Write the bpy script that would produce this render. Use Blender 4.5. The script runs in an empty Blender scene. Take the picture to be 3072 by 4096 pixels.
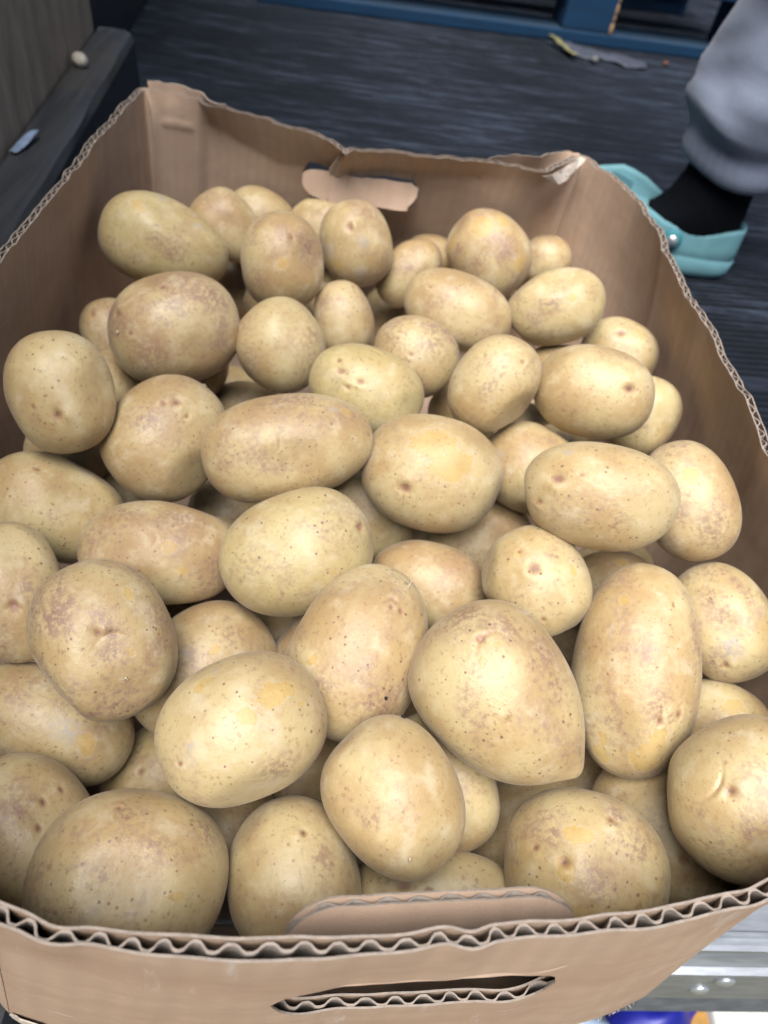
import bpy, bmesh, math, random
import numpy as np
from mathutils import Vector, Matrix

scene = bpy.context.scene
COL = scene.collection
R = math.radians
rng = np.random.default_rng(7)
random.seed(7)

# ------------------------------------------------------------------ camera, world, light, exposure
CAM_AXES = [[0.991394, -0.082208, -0.101884], [-0.008552, 0.735923, -0.677011], [0.130634, 0.672056, 0.728886]]
cam_data = bpy.data.cameras.new("camera")
cam = bpy.data.objects.new("camera", cam_data)
COL.objects.link(cam)
m = Matrix([CAM_AXES[i] + [0.0] for i in range(3)] + [[0, 0, 0, 1]])
m.translation = Vector((0.0, 0.0, 0.42))
cam.matrix_world = m
cam_data.sensor_fit = 'HORIZONTAL'
cam_data.sensor_width = 24.0
cam_data.lens = 24.0 * 2850.0 / 3072.0
cam_data.clip_start = 0.01
cam_data.clip_end = 200.0
cam_data.dof.use_dof = True
cam_data.dof.focus_distance = 0.285
cam_data.dof.aperture_fstop = 9.5
scene.camera = cam

SUN_ELEV, SUN_AZ = 67.0, 203.0        # azimuth clockwise from +Y: behind the camera
world = bpy.data.worlds.new("World")
scene.world = world
world.use_nodes = True
wn = world.node_tree
sky = wn.nodes.new("ShaderNodeTexSky")
sky.sky_type = 'NISHITA'
sky.sun_disc = False
sky.sun_elevation = R(SUN_ELEV)
sky.sun_rotation = R(SUN_AZ)
sky.air_density = 1.0
sky.dust_density = 1.5
sky.ozone_density = 1.0
wn.links.new(sky.outputs[0], wn.nodes["Background"].inputs[0])
wn.nodes["Background"].inputs[1].default_value = 0.05

sun_data = bpy.data.lights.new("sun", 'SUN')
sun_data.energy = 5.0
sun_data.angle = R(42)
sun_data.color = (1.0, 0.968, 0.925)
sun = bpy.data.objects.new("sun", sun_data)
COL.objects.link(sun)
a, e = R(SUN_AZ), R(SUN_ELEV)
to_sun = Vector((math.sin(a) * math.cos(e), math.cos(a) * math.cos(e), math.sin(e)))
sun.rotation_euler = to_sun.to_track_quat('Z', 'Y').to_euler()
sun.location = to_sun * 3

scene.view_settings.view_transform = 'Standard'
scene.view_settings.look = 'None'
scene.view_settings.exposure = 0.50
scene.view_settings.gamma = 1.0
scene.view_settings.use_curve_mapping = False
scene.cycles.max_bounces = 4
scene.cycles.diffuse_bounces = 1
scene.cycles.glossy_bounces = 2
scene.cycles.adaptive_threshold = 0.02
scene.cycles.use_light_tree = False

# ------------------------------------------------------------------ helpers: materials
class Mat:
    def __init__(self, name):
        self.m = bpy.data.materials.new(name)
        self.m.use_nodes = True
        self.t = self.m.node_tree
        self.b = self.t.nodes["Principled BSDF"]
    def n(self, typ, **kw):
        nd = self.t.nodes.new(typ)
        for k, v in kw.items():
            setattr(nd, k, v)
        return nd
    def put(self, sock, v):
        if hasattr(v, "is_linked") or isinstance(v, bpy.types.NodeSocket):
            self.t.links.new(v, sock)
        elif isinstance(v, (tuple, list)):
            sock.default_value = tuple(v) + ((1.0,) if len(v) == 3 and len(sock.default_value) == 4 else ())
        else:
            sock.default_value = v
    def set(self, **kw):
        for k, v in kw.items():
            self.put(self.b.inputs[k.replace("_", " ")], v)
        return self
    def coord(self, kind="Object"):
        return self.n("ShaderNodeTexCoord").outputs[kind]
    def math(self, op, a, b=0.0, c=None, clamp=False):
        nd = self.n("ShaderNodeMath", operation=op, use_clamp=clamp)
        self.put(nd.inputs[0], a); self.put(nd.inputs[1], b)
        if c is not None: self.put(nd.inputs[2], c)
        return nd.outputs[0]
    def vmath(self, op, a, b):
        nd = self.n("ShaderNodeVectorMath", operation=op)
        self.put(nd.inputs[0], a); self.put(nd.inputs[1], b)
        return nd.outputs[0]
    def mapping(self, vec, scale=(1, 1, 1), loc=(0, 0, 0), rot=(0, 0, 0)):
        nd = self.n("ShaderNodeMapping")
        self.put(nd.inputs[0], vec); self.put(nd.inputs["Scale"], scale); self.put(nd.inputs["Location"], loc); self.put(nd.inputs["Rotation"], rot)
        return nd.outputs[0]
    def noise(self, vec, scale, detail=3.0, rough=0.55, dist=0.0):
        nd = self.n("ShaderNodeTexNoise")
        self.put(nd.inputs["Vector"], vec); self.put(nd.inputs["Scale"], scale); self.put(nd.inputs["Detail"], detail)
        self.put(nd.inputs["Roughness"], rough); self.put(nd.inputs["Distortion"], dist)
        return nd.outputs[0]
    def voronoi(self, vec, scale, rand=1.0):
        nd = self.n("ShaderNodeTexVoronoi")
        self.put(nd.inputs["Vector"], vec); self.put(nd.inputs["Scale"], scale); self.put(nd.inputs["Randomness"], rand)
        return nd.outputs["Distance"], nd.outputs["Color"]
    def ramp(self, fac, lo, hi, a=0.0, b=1.0):
        nd = self.n("ShaderNodeMapRange", interpolation_type='SMOOTHSTEP')
        self.put(nd.inputs[0], fac); self.put(nd.inputs[1], lo); self.put(nd.inputs[2], hi); self.put(nd.inputs[3], a); self.put(nd.inputs[4], b)
        return nd.outputs[0]
    def mix(self, fac, a, b, mode='MIX'):
        nd = self.n("ShaderNodeMix", data_type='RGBA', blend_type=mode)
        self.put(nd.inputs[0], fac); self.put(nd.inputs[6], a); self.put(nd.inputs[7], b)
        return nd.outputs[2]
    def bump(self, h, strength=0.3, dist=0.001, normal=None):
        nd = self.n("ShaderNodeBump")
        self.put(nd.inputs["Height"], h); self.put(nd.inputs["Strength"], strength); self.put(nd.inputs["Distance"], dist)
        if normal is not None: self.put(nd.inputs["Normal"], normal)
        return nd.outputs[0]
    def attr(self, name):
        nd = self.n("ShaderNodeAttribute"); nd.attribute_name = name
        return nd

def simple(name, col, rough=0.6, var=0.15, scale=60.0, bump=0.2, metallic=0.0, dist=0.001, stretch=(1, 1, 1)):
    M = Mat(name)
    v = M.mapping(M.coord(), stretch)
    f = M.noise(v, scale, 4.0, 0.6)
    dark = tuple(c * (1 - var) for c in col); lite = tuple(min(1, c * (1 + var)) for c in col)
    M.set(Base_Color=M.mix(M.ramp(f, 0.3, 0.7), dark, lite), Roughness=rough, Metallic=metallic)
    if bump: M.set(Normal=M.bump(f, bump, dist))
    return M.m

def make_potato_material():
    M = Mat("potato_skin")
    info = M.n("ShaderNodeObjectInfo")
    off = M.math('MULTIPLY', info.outputs["Random"], 37.0)
    comb = M.n("ShaderNodeCombineXYZ")
    for i in range(3): M.put(comb.inputs[i], off)
    v = M.vmath('ADD', M.coord(), comb.outputs[0])
    sep = M.n("ShaderNodeSeparateColor"); M.put(sep.inputs[0], info.outputs["Color"])
    brown, green, net = sep.outputs[0], sep.outputs[1], sep.outputs[2]
    dots = info.outputs["Alpha"]
    # base: pale cream to gold to tan, greener or browner from potato to potato
    nb = M.noise(v, 24, 4, 0.6)
    nm_ = M.noise(v, 75, 4, 0.65)
    nf = M.noise(v, 420, 3, 0.65)
    base = M.mix(M.ramp(nb, 0.34, 0.62), (0.438, 0.290, 0.134), (0.542, 0.421, 0.232))
    base = M.mix(M.math('MULTIPLY', green, 0.5), base, (0.512, 0.451, 0.199))
    base = M.mix(M.math('MULTIPLY', brown, M.ramp(nb, 0.62, 0.36, 0.10, 0.85)), base, (0.356, 0.229, 0.119))
    base = M.mix(M.ramp(nm_, 0.50, 0.72, 0.0, 0.6), base, (0.608, 0.517, 0.351))
    # netted mauve-brown russeting
    n1 = M.ramp(M.noise(v, 38, 4, 0.62, 0.5), 0.46, 0.66)
    netm = M.math('MULTIPLY', M.math('MULTIPLY', n1, M.ramp(nf, 0.36, 0.58, 0.15, 1.0)), M.math('ADD', M.math('MULTIPLY', net, 0.80), 0.12), clamp=True)
    base = M.mix(netm, base, (0.285, 0.180, 0.142))
    fine = M.math('MULTIPLY', M.ramp(nf, 0.54, 0.70), M.ramp(nm_, 0.60, 0.40, 0.08, 0.60))
    base = M.mix(fine, base, (0.24, 0.142, 0.080))
    # lenticels: scattered small dark dots
    d1, c1 = M.voronoi(v, 300)
    s1 = M.n("ShaderNodeSeparateColor"); M.put(s1.inputs[0], c1)
    size = M.math('MULTIPLY', s1.outputs[0], 0.17)
    dot = M.math('SUBTRACT', 1.0, M.ramp(M.math('SUBTRACT', d1, size), -0.02, 0.11))
    dot = M.math('MULTIPLY', dot, M.math('MULTIPLY', M.ramp(s1.outputs[1], 0.35, 0.55), M.math('ADD', M.math('MULTIPLY', dots, 0.85), 0.18)), clamp=True)
    base = M.mix(dot, base, (0.20, 0.115, 0.075))
    # marks carried by the mesh
    at = M.attr("marks")
    sm = M.n("ShaderNodeSeparateColor"); M.put(sm.inputs[0], at.outputs["Color"])
    peel, eye, bruise, grey = sm.outputs[0], sm.outputs[1], sm.outputs[2], at.outputs["Alpha"]
    jag = M.math('SUBTRACT', M.math('ADD', M.math('MULTIPLY', nf, 0.5), M.math('MULTIPLY', M.noise(v, 150, 3, 0.6), 0.5)), 0.5)
    pj = M.math('ADD', peel, M.math('MULTIPLY', jag, 1.7))
    pm = M.ramp(pj, 0.50, 0.57)
    edge = M.ramp(pj, 0.36, 0.50)
    bm = M.math('MULTIPLY', bruise, M.ramp(M.math('ADD', nf, M.math('MULTIPLY', jag, 0.8)), 0.34, 0.60, 0.08, 1.0))
    base = M.mix(M.math('MULTIPLY', bm, 0.68), base, (0.255, 0.150, 0.112))
    base = M.mix(M.math('MULTIPLY', M.math('MULTIPLY', grey, 0.8), M.ramp(nf, 0.35, 0.55)), base, (0.40, 0.355, 0.315))
    base = M.mix(M.math('MULTIPLY', M.math('SUBTRACT', edge, pm), 0.30), base, (0.56, 0.46, 0.35))
    base = M.mix(M.math('MULTIPLY', pm, M.ramp(nm_, 0.35, 0.65, 0.34, 0.62)), base, M.mix(nm_, (0.47, 0.275, 0.06), (0.58, 0.41, 0.13)))
    ej = M.math('ADD', eye, M.math('MULTIPLY', jag, 0.9))
    base = M.mix(M.ramp(ej, 0.22, 0.90, 0.0, 0.82), base, (0.31, 0.165, 0.090))
    base = M.mix(M.ramp(ej, 0.80, 1.05, 0.0, 0.75), base, M.mix(info.outputs["Random"], (0.36, 0.175, 0.155), (0.11, 0.065, 0.04)))
    h = M.math('ADD', M.noise(v, 520, 4, 0.65), M.math('MULTIPLY', dot, -0.3))
    h = M.math('SUBTRACT', h, M.math('MULTIPLY', pm, 0.7))
    M.set(Base_Color=base, Roughness=M.ramp(nm_, 0.3, 0.7, 0.36, 0.52), Normal=M.bump(h, 0.28, 0.0009))
    M.b.inputs["Specular IOR Level"].default_value = 0.5
    M.b.inputs["Sheen Weight"].default_value = 0.16
    M.b.inputs["Sheen Roughness"].default_value = 0.4
    M.b.inputs["Sheen Tint"].default_value = (0.80, 0.72, 0.70, 1)
    return M.m

def make_card_material(name, c0, c1, scratch):
    M = Mat(name)
    uv = M.n("ShaderNodeUVMap").outputs[0]
    fib = M.noise(M.mapping(uv, (900, 2400, 1)), 1.0, 4, 0.7)
    big = M.noise(M.mapping(uv, (14, 22, 1)), 1.0, 5, 0.65)
    col = M.mix(M.ramp(big, 0.3, 0.7), c0, c1)
    col = M.mix(M.ramp(fib, 0.35, 0.75, 0.0, 0.4), col, tuple(c * 0.80 for c in c0))
    # faint washboard of the flutes under the liner
    wave = M.n("ShaderNodeTexWave", wave_type='BANDS', bands_direction='X', wave_profile='SIN')
    M.put(wave.inputs["Vector"], uv); M.put(wave.inputs["Scale"], 33.4)
    M.put(wave.inputs["Distortion"], 0.0)
    wb = wave.outputs[1]
    col = M.mix(M.math('MULTIPLY', wb, M.ramp(big, 0.35, 0.65, 0.02, 0.16)), col, tuple(c * 0.72 for c in c0))
    if scratch:
        s = M.ramp(M.noise(M.mapping(uv, (75, 9, 1), rot=(0, 0, 0.5)), 1.0, 5, 0.7), 0.60, 0.78, 0.0, scratch)
        col = M.mix(s, col, (0.66, 0.60, 0.55))
        s2 = M.ramp(M.noise(M.mapping(uv, (20, 160, 1), rot=(0, 0, -0.35)), 1.0, 3, 0.6), 0.66, 0.74, 0.0, scratch * 0.8)
        col = M.mix(s2, col, (0.68, 0.63, 0.58))
        stain = M.ramp(M.noise(M.mapping(uv, (30, 40, 1)), 1.0, 4, 0.6), 0.55, 0.75, 0.0, 0.3)
        col = M.mix(stain, col, (0.42, 0.26, 0.17))
    h = M.math('ADD', M.math('MULTIPLY', fib, 0.3), M.math('ADD', M.math('MULTIPLY', wb, 0.10), M.math('MULTIPLY', big, 1.6)))
    M.set(Base_Color=col, Roughness=0.86, Normal=M.bump(h, 0.40, 0.0020))
    M.b.inputs["Specular IOR Level"].default_value = 0.2
    return M.m

def make_floor_material():
    M = Mat("ribbed_deck")
    v = M.coord()
    streak = M.noise(M.mapping(v, (6, 70, 1)), 1.0, 6, 0.68)
    worn = M.noise(M.mapping(v, (3.2, 11, 1)), 1.0, 5, 0.7)
    blot = M.noise(v, 2.1, 4, 0.6)
    fine = M.noise(M.mapping(v, (60, 420, 1)), 1.0, 3, 0.6)
    col = M.mix(M.ramp(blot, 0.3, 0.7), (0.0062, 0.0082, 0.0125), (0.0125, 0.0168, 0.0260))
    w = M.math('MULTIPLY', M.ramp(streak, 0.44, 0.66), M.ramp(worn, 0.36, 0.60))
    col = M.mix(w, col, (0.048, 0.062, 0.092))
    col = M.mix(M.ramp(fine, 0.55, 0.8, 0, 0.35), col, (0.026, 0.030, 0.038))
    M.set(Base_Color=col, Roughness=M.ramp(streak, 0.3, 0.7, 0.75, 0.55), Normal=M.bump(fine, 0.35, 0.001))
    M.b.inputs['Specular IOR Level'].default_value = 0.22
    return M.m

def make_wood_material(name, c0, c1, c2, stretch, rot=(0, 0, 0), rough=0.8, coord="Object"):
    M = Mat(name)
    v = M.coord(coord)
    g = M.noise(M.mapping(v, stretch, rot=rot), 1.0, 6, 0.66, 0.6)
    b = M.noise(v, 6, 5, 0.6)
    dark = M.noise(M.mapping(v, tuple(s * 0.35 for s in stretch), rot=rot), 1.0, 4, 0.6)
    col = M.mix(M.ramp(g, 0.3, 0.7), c0, c1)
    col = M.mix(M.ramp(b, 0.52, 0.72, 0.0, 0.7), col, c2)
    col = M.mix(M.ramp(dark, 0.62, 0.70, 0.0, 0.6), col, tuple(c * 0.4 for c in c0))
    M.set(Base_Color=col, Roughness=rough, Normal=M.bump(g, 0.4, 0.002))
    return M.m

def make_paint_wood():
    M = Mat("blue_painted_wood")
    v = M.coord()
    g = M.noise(M.mapping(v, (6, 60, 60)), 1.0, 5, 0.6)
    d = M.noise(v, 9, 5, 0.6)
    geo = M.n("ShaderNodeNewGeometry")
    sepn = M.n("ShaderNodeSeparateXYZ"); M.put(sepn.inputs[0], geo.outputs["Normal"])
    up = M.ramp(sepn.outputs[2], 0.5, 0.9)
    col = M.mix(M.ramp(g, 0.3, 0.7), (0.0015, 0.028, 0.072), (0.002, 0.038, 0.10))
    dust = M.math('MULTIPLY', up, M.ramp(d, 0.25, 0.6, 0.25, 0.7))
    col = M.mix(dust, col, (0.022, 0.040, 0.062))
    chip = M.ramp(M.noise(v, 26, 5, 0.7), 0.70, 0.73)
    col = M.mix(chip, col, (0.30, 0.19, 0.10))
    M.set(Base_Color=col, Roughness=0.65, Normal=M.bump(g, 0.3, 0.001))
    return M.m

MAT = {}
MAT['potato'] = make_potato_material()
MAT['card_in'] = make_card_material("kraft_inside", (0.43, 0.305, 0.225), (0.53, 0.385, 0.290), 0.30)
MAT['card_out'] = make_card_material("kraft_outside", (0.45, 0.305, 0.215), (0.56, 0.405, 0.295), 0.85)
MAT['card_edge'] = simple("cut_paper_edge", (0.30, 0.25, 0.212), 0.9, 0.15, 400, 0.2, dist=0.0003)
MAT['flute'] = simple("fluting_paper", (0.30, 0.255, 0.22), 0.9, 0.12, 300, 0.2, dist=0.0003)
MAT['torn'] = simple("torn_paper", (0.55, 0.48, 0.41), 0.95, 0.12, 500, 0.4, dist=0.0005)
MAT['floor'] = make_floor_material()
MAT['plywood'] = make_wood_material("weathered_plywood", (0.25, 0.19, 0.135), (0.46, 0.37, 0.28), (0.31, 0.21, 0.16), (3, 22, 5), rot=(0.9, 0.2, 0))
MAT['batten'] = make_wood_material("dirty_black_batten", (0.028, 0.029, 0.032), (0.064, 0.067, 0.074), (0.080, 0.068, 0.056), (60, 4, 30), rough=0.6)
MAT['batten_side'] = simple("dark_rubber", (0.012, 0.016, 0.021), 0.5, 0.3, 40, 0.15)
MAT['pallet'] = make_paint_wood()
MAT['chip'] = simple("bare_wood_chip", (0.34, 0.21, 0.11), 0.85, 0.3, 200)
MAT['alu'] = simple("dull_aluminium", (0.42, 0.45, 0.49), 0.42, 0.18, 35, 0.10, metallic=0.75, stretch=(1, 6, 6))
MAT['steel_dark'] = simple("dark_sill_steel", (0.16, 0.18, 0.215), 0.5, 0.25, 60, 0.2, metallic=0.35)
MAT['rivet'] = simple("bright_rivet", (0.62, 0.66, 0.70), 0.3, 0.1, 100, 0.1, metallic=0.8)
MAT['sock'] = simple("black_knit", (0.0035, 0.0045, 0.0065), 0.95, 0.3, 500, 0.5, dist=0.0008)
MAT['sock'].node_tree.nodes['Principled BSDF'].inputs['Specular IOR Level'].default_value = 0.08
MAT['clog'] = simple("teal_foam", (0.125, 0.285, 0.33), 0.75, 0.10, 30, 0.1)
MAT['clog_dark'] = simple("teal_foam_lining", (0.030, 0.19, 0.225), 0.7, 0.10, 30, 0.1)
MAT['white_plastic'] = simple("pale_plastic", (0.62, 0.64, 0.64), 0.4, 0.12, 30, 0.1)
MAT['black_plastic'] = simple("black_plastic", (0.010, 0.012, 0.016), 0.5, 0.3, 30, 0.1)
MAT['sprout'] = simple("white_sprout", (0.50, 0.42, 0.31), 0.6, 0.15, 400, 0.3)
MAT['speck'] = simple("black_soil", (0.012, 0.011, 0.011), 0.9, 0.3, 500, 0.3)

def make_trouser():
    M = Mat("grey_twill")
    v = M.coord()
    w = M.noise(M.mapping(v, (900, 900, 300)), 1.0, 2, 0.5)
    b = M.noise(v, 14, 4, 0.6)
    col = M.mix(M.ramp(b, 0.3, 0.7), (0.165, 0.195, 0.27), (0.215, 0.25, 0.335))
    col = M.mix(M.ramp(w, 0.45, 0.65, 0, 0.25), col, (0.12, 0.14, 0.195))
    M.set(Base_Color=col, Roughness=0.9, Normal=M.bump(w, 0.25, 0.0006))
    M.b.inputs["Sheen Weight"].default_value = 0.15
    return M.m
MAT['trouser'] = make_trouser()

# ------------------------------------------------------------------ helpers: objects
def tag(o, label=None, cat=None, group=None, kind=None):
    if label: o["label"] = label
    if cat: o["category"] = cat
    if group: o["group"] = group
    if kind: o["kind"] = kind
    return o

def empty(name, loc=(0, 0, 0), rotz=0.0):
    o = bpy.data.objects.new(name, None)
    o.empty_display_size = 0.03
    o.location = loc
    o.rotation_euler = (0, 0, rotz)
    COL.objects.link(o)
    return o

def mesh_obj(name, verts, faces, mats, parent=None, smooth=False, mat_idx=None, uvs=None, loc=None):
    me = bpy.data.meshes.new(name)
    me.from_pydata([tuple(map(float, v)) for v in verts], [], faces)
    for mm in (mats if isinstance(mats, (list, tuple)) else [mats]):
        me.materials.append(mm)
    if mat_idx is not None:
        me.polygons.foreach_set("material_index", mat_idx)
    if smooth is True:
        me.polygons.foreach_set("use_smooth", [True] * len(me.polygons))
    elif smooth is not False:
        me.polygons.foreach_set("use_smooth", list(smooth))
    if uvs is not None:
        lay = me.uv_layers.new(name="UVMap")
        li = np.zeros(len(me.loops), dtype=np.int32)
        me.loops.foreach_get("vertex_index", li)
        lay.data.foreach_set("uv", np.asarray(uvs, dtype=np.float32)[li].ravel())
    me.update()
    o = bpy.data.objects.new(name, me)
    COL.objects.link(o)
    if loc is not None: o.location = loc
    if parent is not None: o.parent = parent
    return o

def bm_obj(name, bm, mat, parent=None, smooth=False, loc=None):
    bmesh.ops.recalc_face_normals(bm, faces=bm.faces)
    me = bpy.data.meshes.new(name)
    bm.to_mesh(me); bm.free()
    for mm in (mat if isinstance(mat, (list, tuple)) else [mat]): me.materials.append(mm)
    if smooth: me.polygons.foreach_set("use_smooth", [True] * len(me.polygons))
    o = bpy.data.objects.new(name, me)
    COL.objects.link(o)
    if loc is not None: o.location = loc
    if parent is not None: o.parent = parent
    return o

def box_bm(sx, sy, sz, c=(0, 0, 0), bevel=0.0, seg=2, jitter=0.0):
    bm = bmesh.new()
    bmesh.ops.create_cube(bm, size=1.0)
    for v in bm.verts:
        v.co = Vector((v.co.x * sx + c[0], v.co.y * sy + c[1], v.co.z * sz + c[2]))
    if bevel > 0:
        bmesh.ops.bevel(bm, geom=list(bm.edges), offset=bevel, segments=seg, affect='EDGES', profile=0.6)
    return bm

def tube(path, radii, seg=12, cap=True):
    """verts, faces for a tube along 3-D points with per-point radius"""
    path = [Vector(p) for p in path]
    V, Fc = [], []
    n = len(path)
    up = Vector((0.13, 0.31, 0.94))
    for i, p in enumerate(path):
        t = (path[min(i + 1, n - 1)] - path[max(i - 1, 0)]).normalized()
        a = t.cross(up).normalized(); b = t.cross(a)
        for k in range(seg):
            an = 2 * math.pi * k / seg
            V.append(p + (a * math.cos(an) + b * math.sin(an)) * radii[i])
    for i in range(n - 1):
        for k in range(seg):
            k2 = (k + 1) % seg
            Fc.append((i * seg + k, i * seg + k2, (i + 1) * seg + k2, (i + 1) * seg + k))
    if cap:
        Fc.append(tuple(range(seg))); Fc.append(tuple((n - 1) * seg + k for k in range(seg)))
    return V, Fc

def smooth_noise(n, sigma, seed, closed=True):
    r = np.random.default_rng(seed).normal(size=n)
    k = np.arange(-int(4 * sigma), int(4 * sigma) + 1)
    w = np.exp(-0.5 * (k / sigma) ** 2); w /= w.sum()
    out = np.convolve(np.concatenate([r[-len(k):], r, r[:len(k)]]), w, 'same')[len(k):len(k) + n]
    return out / (out.std() + 1e-9)

# ------------------------------------------------------------------ setting: ground, van deck, sill
VAN = R(5.2)      # the load bay stands a few degrees askew to the box
cv, sv = math.cos(VAN), math.sin(VAN)
def van(x, y, z=0.0):
    return (cv * x - sv * y, sv * x + cv * y, z)

GZ = -0.56
M = Mat("soil_and_thatch")
v_ = M.coord()
c_ = M.mix(M.ramp(M.noise(v_, 26, 6, 0.7), 0.35, 0.65), (0.07, 0.06, 0.035), (0.15, 0.135, 0.085))
c_ = M.mix(M.ramp(M.noise(v_, 5, 4), 0.5, 0.7), c_, (0.06, 0.085, 0.03))
M.set(Base_Color=c_, Roughness=0.95, Normal=M.bump(M.noise(v_, 60, 5), 0.6, 0.01))
gv, gf = [], []
gn = 40
for j in range(gn + 1):
    for i in range(gn + 1):
        fx, fy = (i / gn - 0.5) * 2, (j / gn - 0.5) * 2
        x, y = math.copysign(abs(fx) ** 3, fx) * 40, math.copysign(abs(fy) ** 3, fy) * 40
        gv.append((x, y, GZ + 0.012 * math.sin(9 * x + 3 * y) * math.exp(-abs(x) - abs(y))))
for j in range(gn):
    for i in range(gn):
        q = j * (gn + 1) + i
        gf.append((q, q + 1, q + gn + 2, q + gn + 1))
tag(mesh_obj("ground", gv, gf, M.m, smooth=True), kind="structure")

# ribbed deck of the load bay: ribs run across the bay
prof = []
pitch = 0.0105
y = 0.10
while y < 4.2:
    for dy, dz in ((0.0, -0.0042), (0.0022, -0.0040), (0.0034, 0.0), (0.0076, 0.0), (0.0088, -0.0040)):
        prof.append((y + dy, dz))
    y += pitch
xs = np.linspace(-0.9, 2.4, 3)
fv, ff = [], []
for px, x in enumerate(xs):
    for (yy, zz) in prof:
        # the front edge follows the sill, the ribs follow the bay
        k = min(1.0, max(0.0, (yy - 0.10) / 0.8))
        ang = VAN * k
        fv.append((x, yy + x * math.tan(ang), zz))
npf = len(prof)
for i in range(len(xs) - 1):
    for j in range(npf - 1):
        ff.append((i * npf + j, (i + 1) * npf + j, (i + 1) * npf + j + 1, i * npf + j + 1))
tag(mesh_obj("van_floor", fv, ff, MAT['floor']), kind="structure")

# aluminium sill along the open end of the bay
sill = empty("rear_sill", (0.2, 0.09, 0))
tag(sill, "riveted dull aluminium sill edging the dark deck, below the front right of the box", "sill")
def extrude_profile(name, pts, x0, x1, mat, parent, nx=2):
    V, Fc = [], []
    for i in range(nx):
        x = x0 + (x1 - x0) * i / (nx - 1)
        V += [(x - 0.2, p[0] - 0.09, p[1]) for p in pts]
    k = len(pts)
    for i in range(nx - 1):
        for j in range(k):
            j2 = (j + 1) % k
            Fc.append((i * k + j, i * k + j2, (i + 1) * k + j2, (i + 1) * k + j))
    Fc.append(tuple(range(k))); Fc.append(tuple((nx - 1) * k + j for j in range(k))[::-1])
    return mesh_obj(name, V, Fc, mat, parent)
extrude_profile("tread_plate", [(0.135, 0.003), (0.0945, 0.003), (0.0935, 0.0055), (0.0915, 0.0055), (0.0905, 0.003), (0.0875, 0.003), (0.0850, 0.0015),
                                (0.0850, -0.004), (0.0885, -0.010), (0.0885, -0.030), (0.0845, -0.0365), (0.0805, -0.0375), (0.0800, -0.0405),
                                (0.0825, -0.0425), (0.0825, -0.0500), (0.135, -0.05)], -0.9, 2.4, MAT['alu'], sill)
extrude_profile("rivet_plate", [(0.0828, -0.0503), (0.0815, -0.118), (0.0835, -0.121), (0.12, -0.121), (0.12, -0.0503)], -0.9, 2.4, MAT['alu'], sill)
extrude_profile("lower_beam", [(0.0850, -0.1215), (0.0820, -0.176), (0.0850, -0.181), (0.30, -0.181), (0.30, -0.1215)], -0.9, 2.4, MAT['steel_dark'], sill)
for (x, z) in ((0.2735, -0.061), (0.2700, -0.0885), (0.6, -0.061), (0.596, -0.0885)):
    bm = bmesh.new()
    bmesh.ops.create_uvsphere(bm, u_segments=20, v_segments=12, radius=0.0062)
    for v in bm.verts: v.co = Vector((v.co.x, v.co.y * 0.42, v.co.z))
    bm_obj("rivet", bm, MAT['rivet'], sill, True, (x - 0.2, 0.0815 - 0.09, z))

# load-bay side: plywood lining with a dark kick rail at its foot
A0 = Vector((-0.2690, 0.60)); DIRB = Vector((-0.018, 0.31)).normalized()      # inner top edge of the rail
NB = Vector((-DIRB.y, DIRB.x))                                              # towards the wall
def rail_pt(s, w, z): 
    p = A0 + DIRB * s + NB * w
    return (p.x, p.y, z)
rail = empty("kick_rail", rail_pt(0.2, 0.02, 0))
tag(rail, "worn dark kick rail running along the foot of the plywood wall", "rail")
L0, L1 = -0.75, 0.575
W = 0.047
Vv, Ff = [], []
ns = 60
wob = smooth_noise(ns, 2.5, 3, False) * 0.0012
wob2 = smooth_noise(ns, 2.0, 4, False) * 0.0016
base = Vector(rail.location)
for i in range(ns):
    s = L0 + (L1 - L0) * i / (ns - 1)
    for (w, z) in ((-0.004, 0.0), (0.000, 0.086), (0.003 + wob2[i], 0.0955), (0.010, 0.100 + wob[i]), (0.035, 0.1005 + wob[i] * 0.6), (W - 0.002, 0.0995), (W - 0.001, 0.0)):
        Vv.append(Vector(rail_pt(s, w, z)) - base)
for i in range(ns - 1):
    for j in range(6):
        Ff.append((i * 7 + j, (i + 1) * 7 + j, (i + 1) * 7 + j + 1, i * 7 + j + 1))
Ff.append(tuple(range(7))[::-1]); Ff.append(tuple((ns - 1) * 7 + j for j in range(7)))
mi = []
for i in range(ns - 1):
    mi += [1, 0, 0, 0, 0, 0]
mi += [0, 0]
mesh_obj("rail_board", Vv, Ff, [MAT['batten'], MAT['batten_side']], rail, mat_idx=mi)
# plywood lining
wall = empty("plywood_wall", rail_pt(0.2, W + 0.01, 0))
tag(wall, "weathered brown-grey plywood wall on the left behind the kick rail", "wall")
base = Vector(wall.location)
Vv, Ff = [], []
for s in (-0.75, 0.44, 2.6):
    pass
def slab(s0, s1, w0, w1, z0, z1, parent, name, mat):
    V = []
    b = Vector(parent.location)
    for z in (z0, z1):
        for (s, w) in ((s0, w0), (s1, w0), (s1, w1), (s0, w1)):
            V.append(Vector(rail_pt(s, w, z)) - b)
    F_ = [(0, 3, 2, 1), (4, 5, 6, 7), (0, 1, 5, 4), (1, 2, 6, 5), (2, 3, 7, 6), (3, 0, 4, 7)]
    return mesh_obj(name, V, F_, mat, parent)
slab(-0.75, 0.555, W + 0.002, W + 0.020, 0.0, 1.0, wall, "plywood_sheet", MAT['plywood'])
slab(0.58, 2.2, W + 0.03, W + 0.045, 0.0, 1.0, wall, "dark_inner_panel", MAT['batten_side'])

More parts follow.
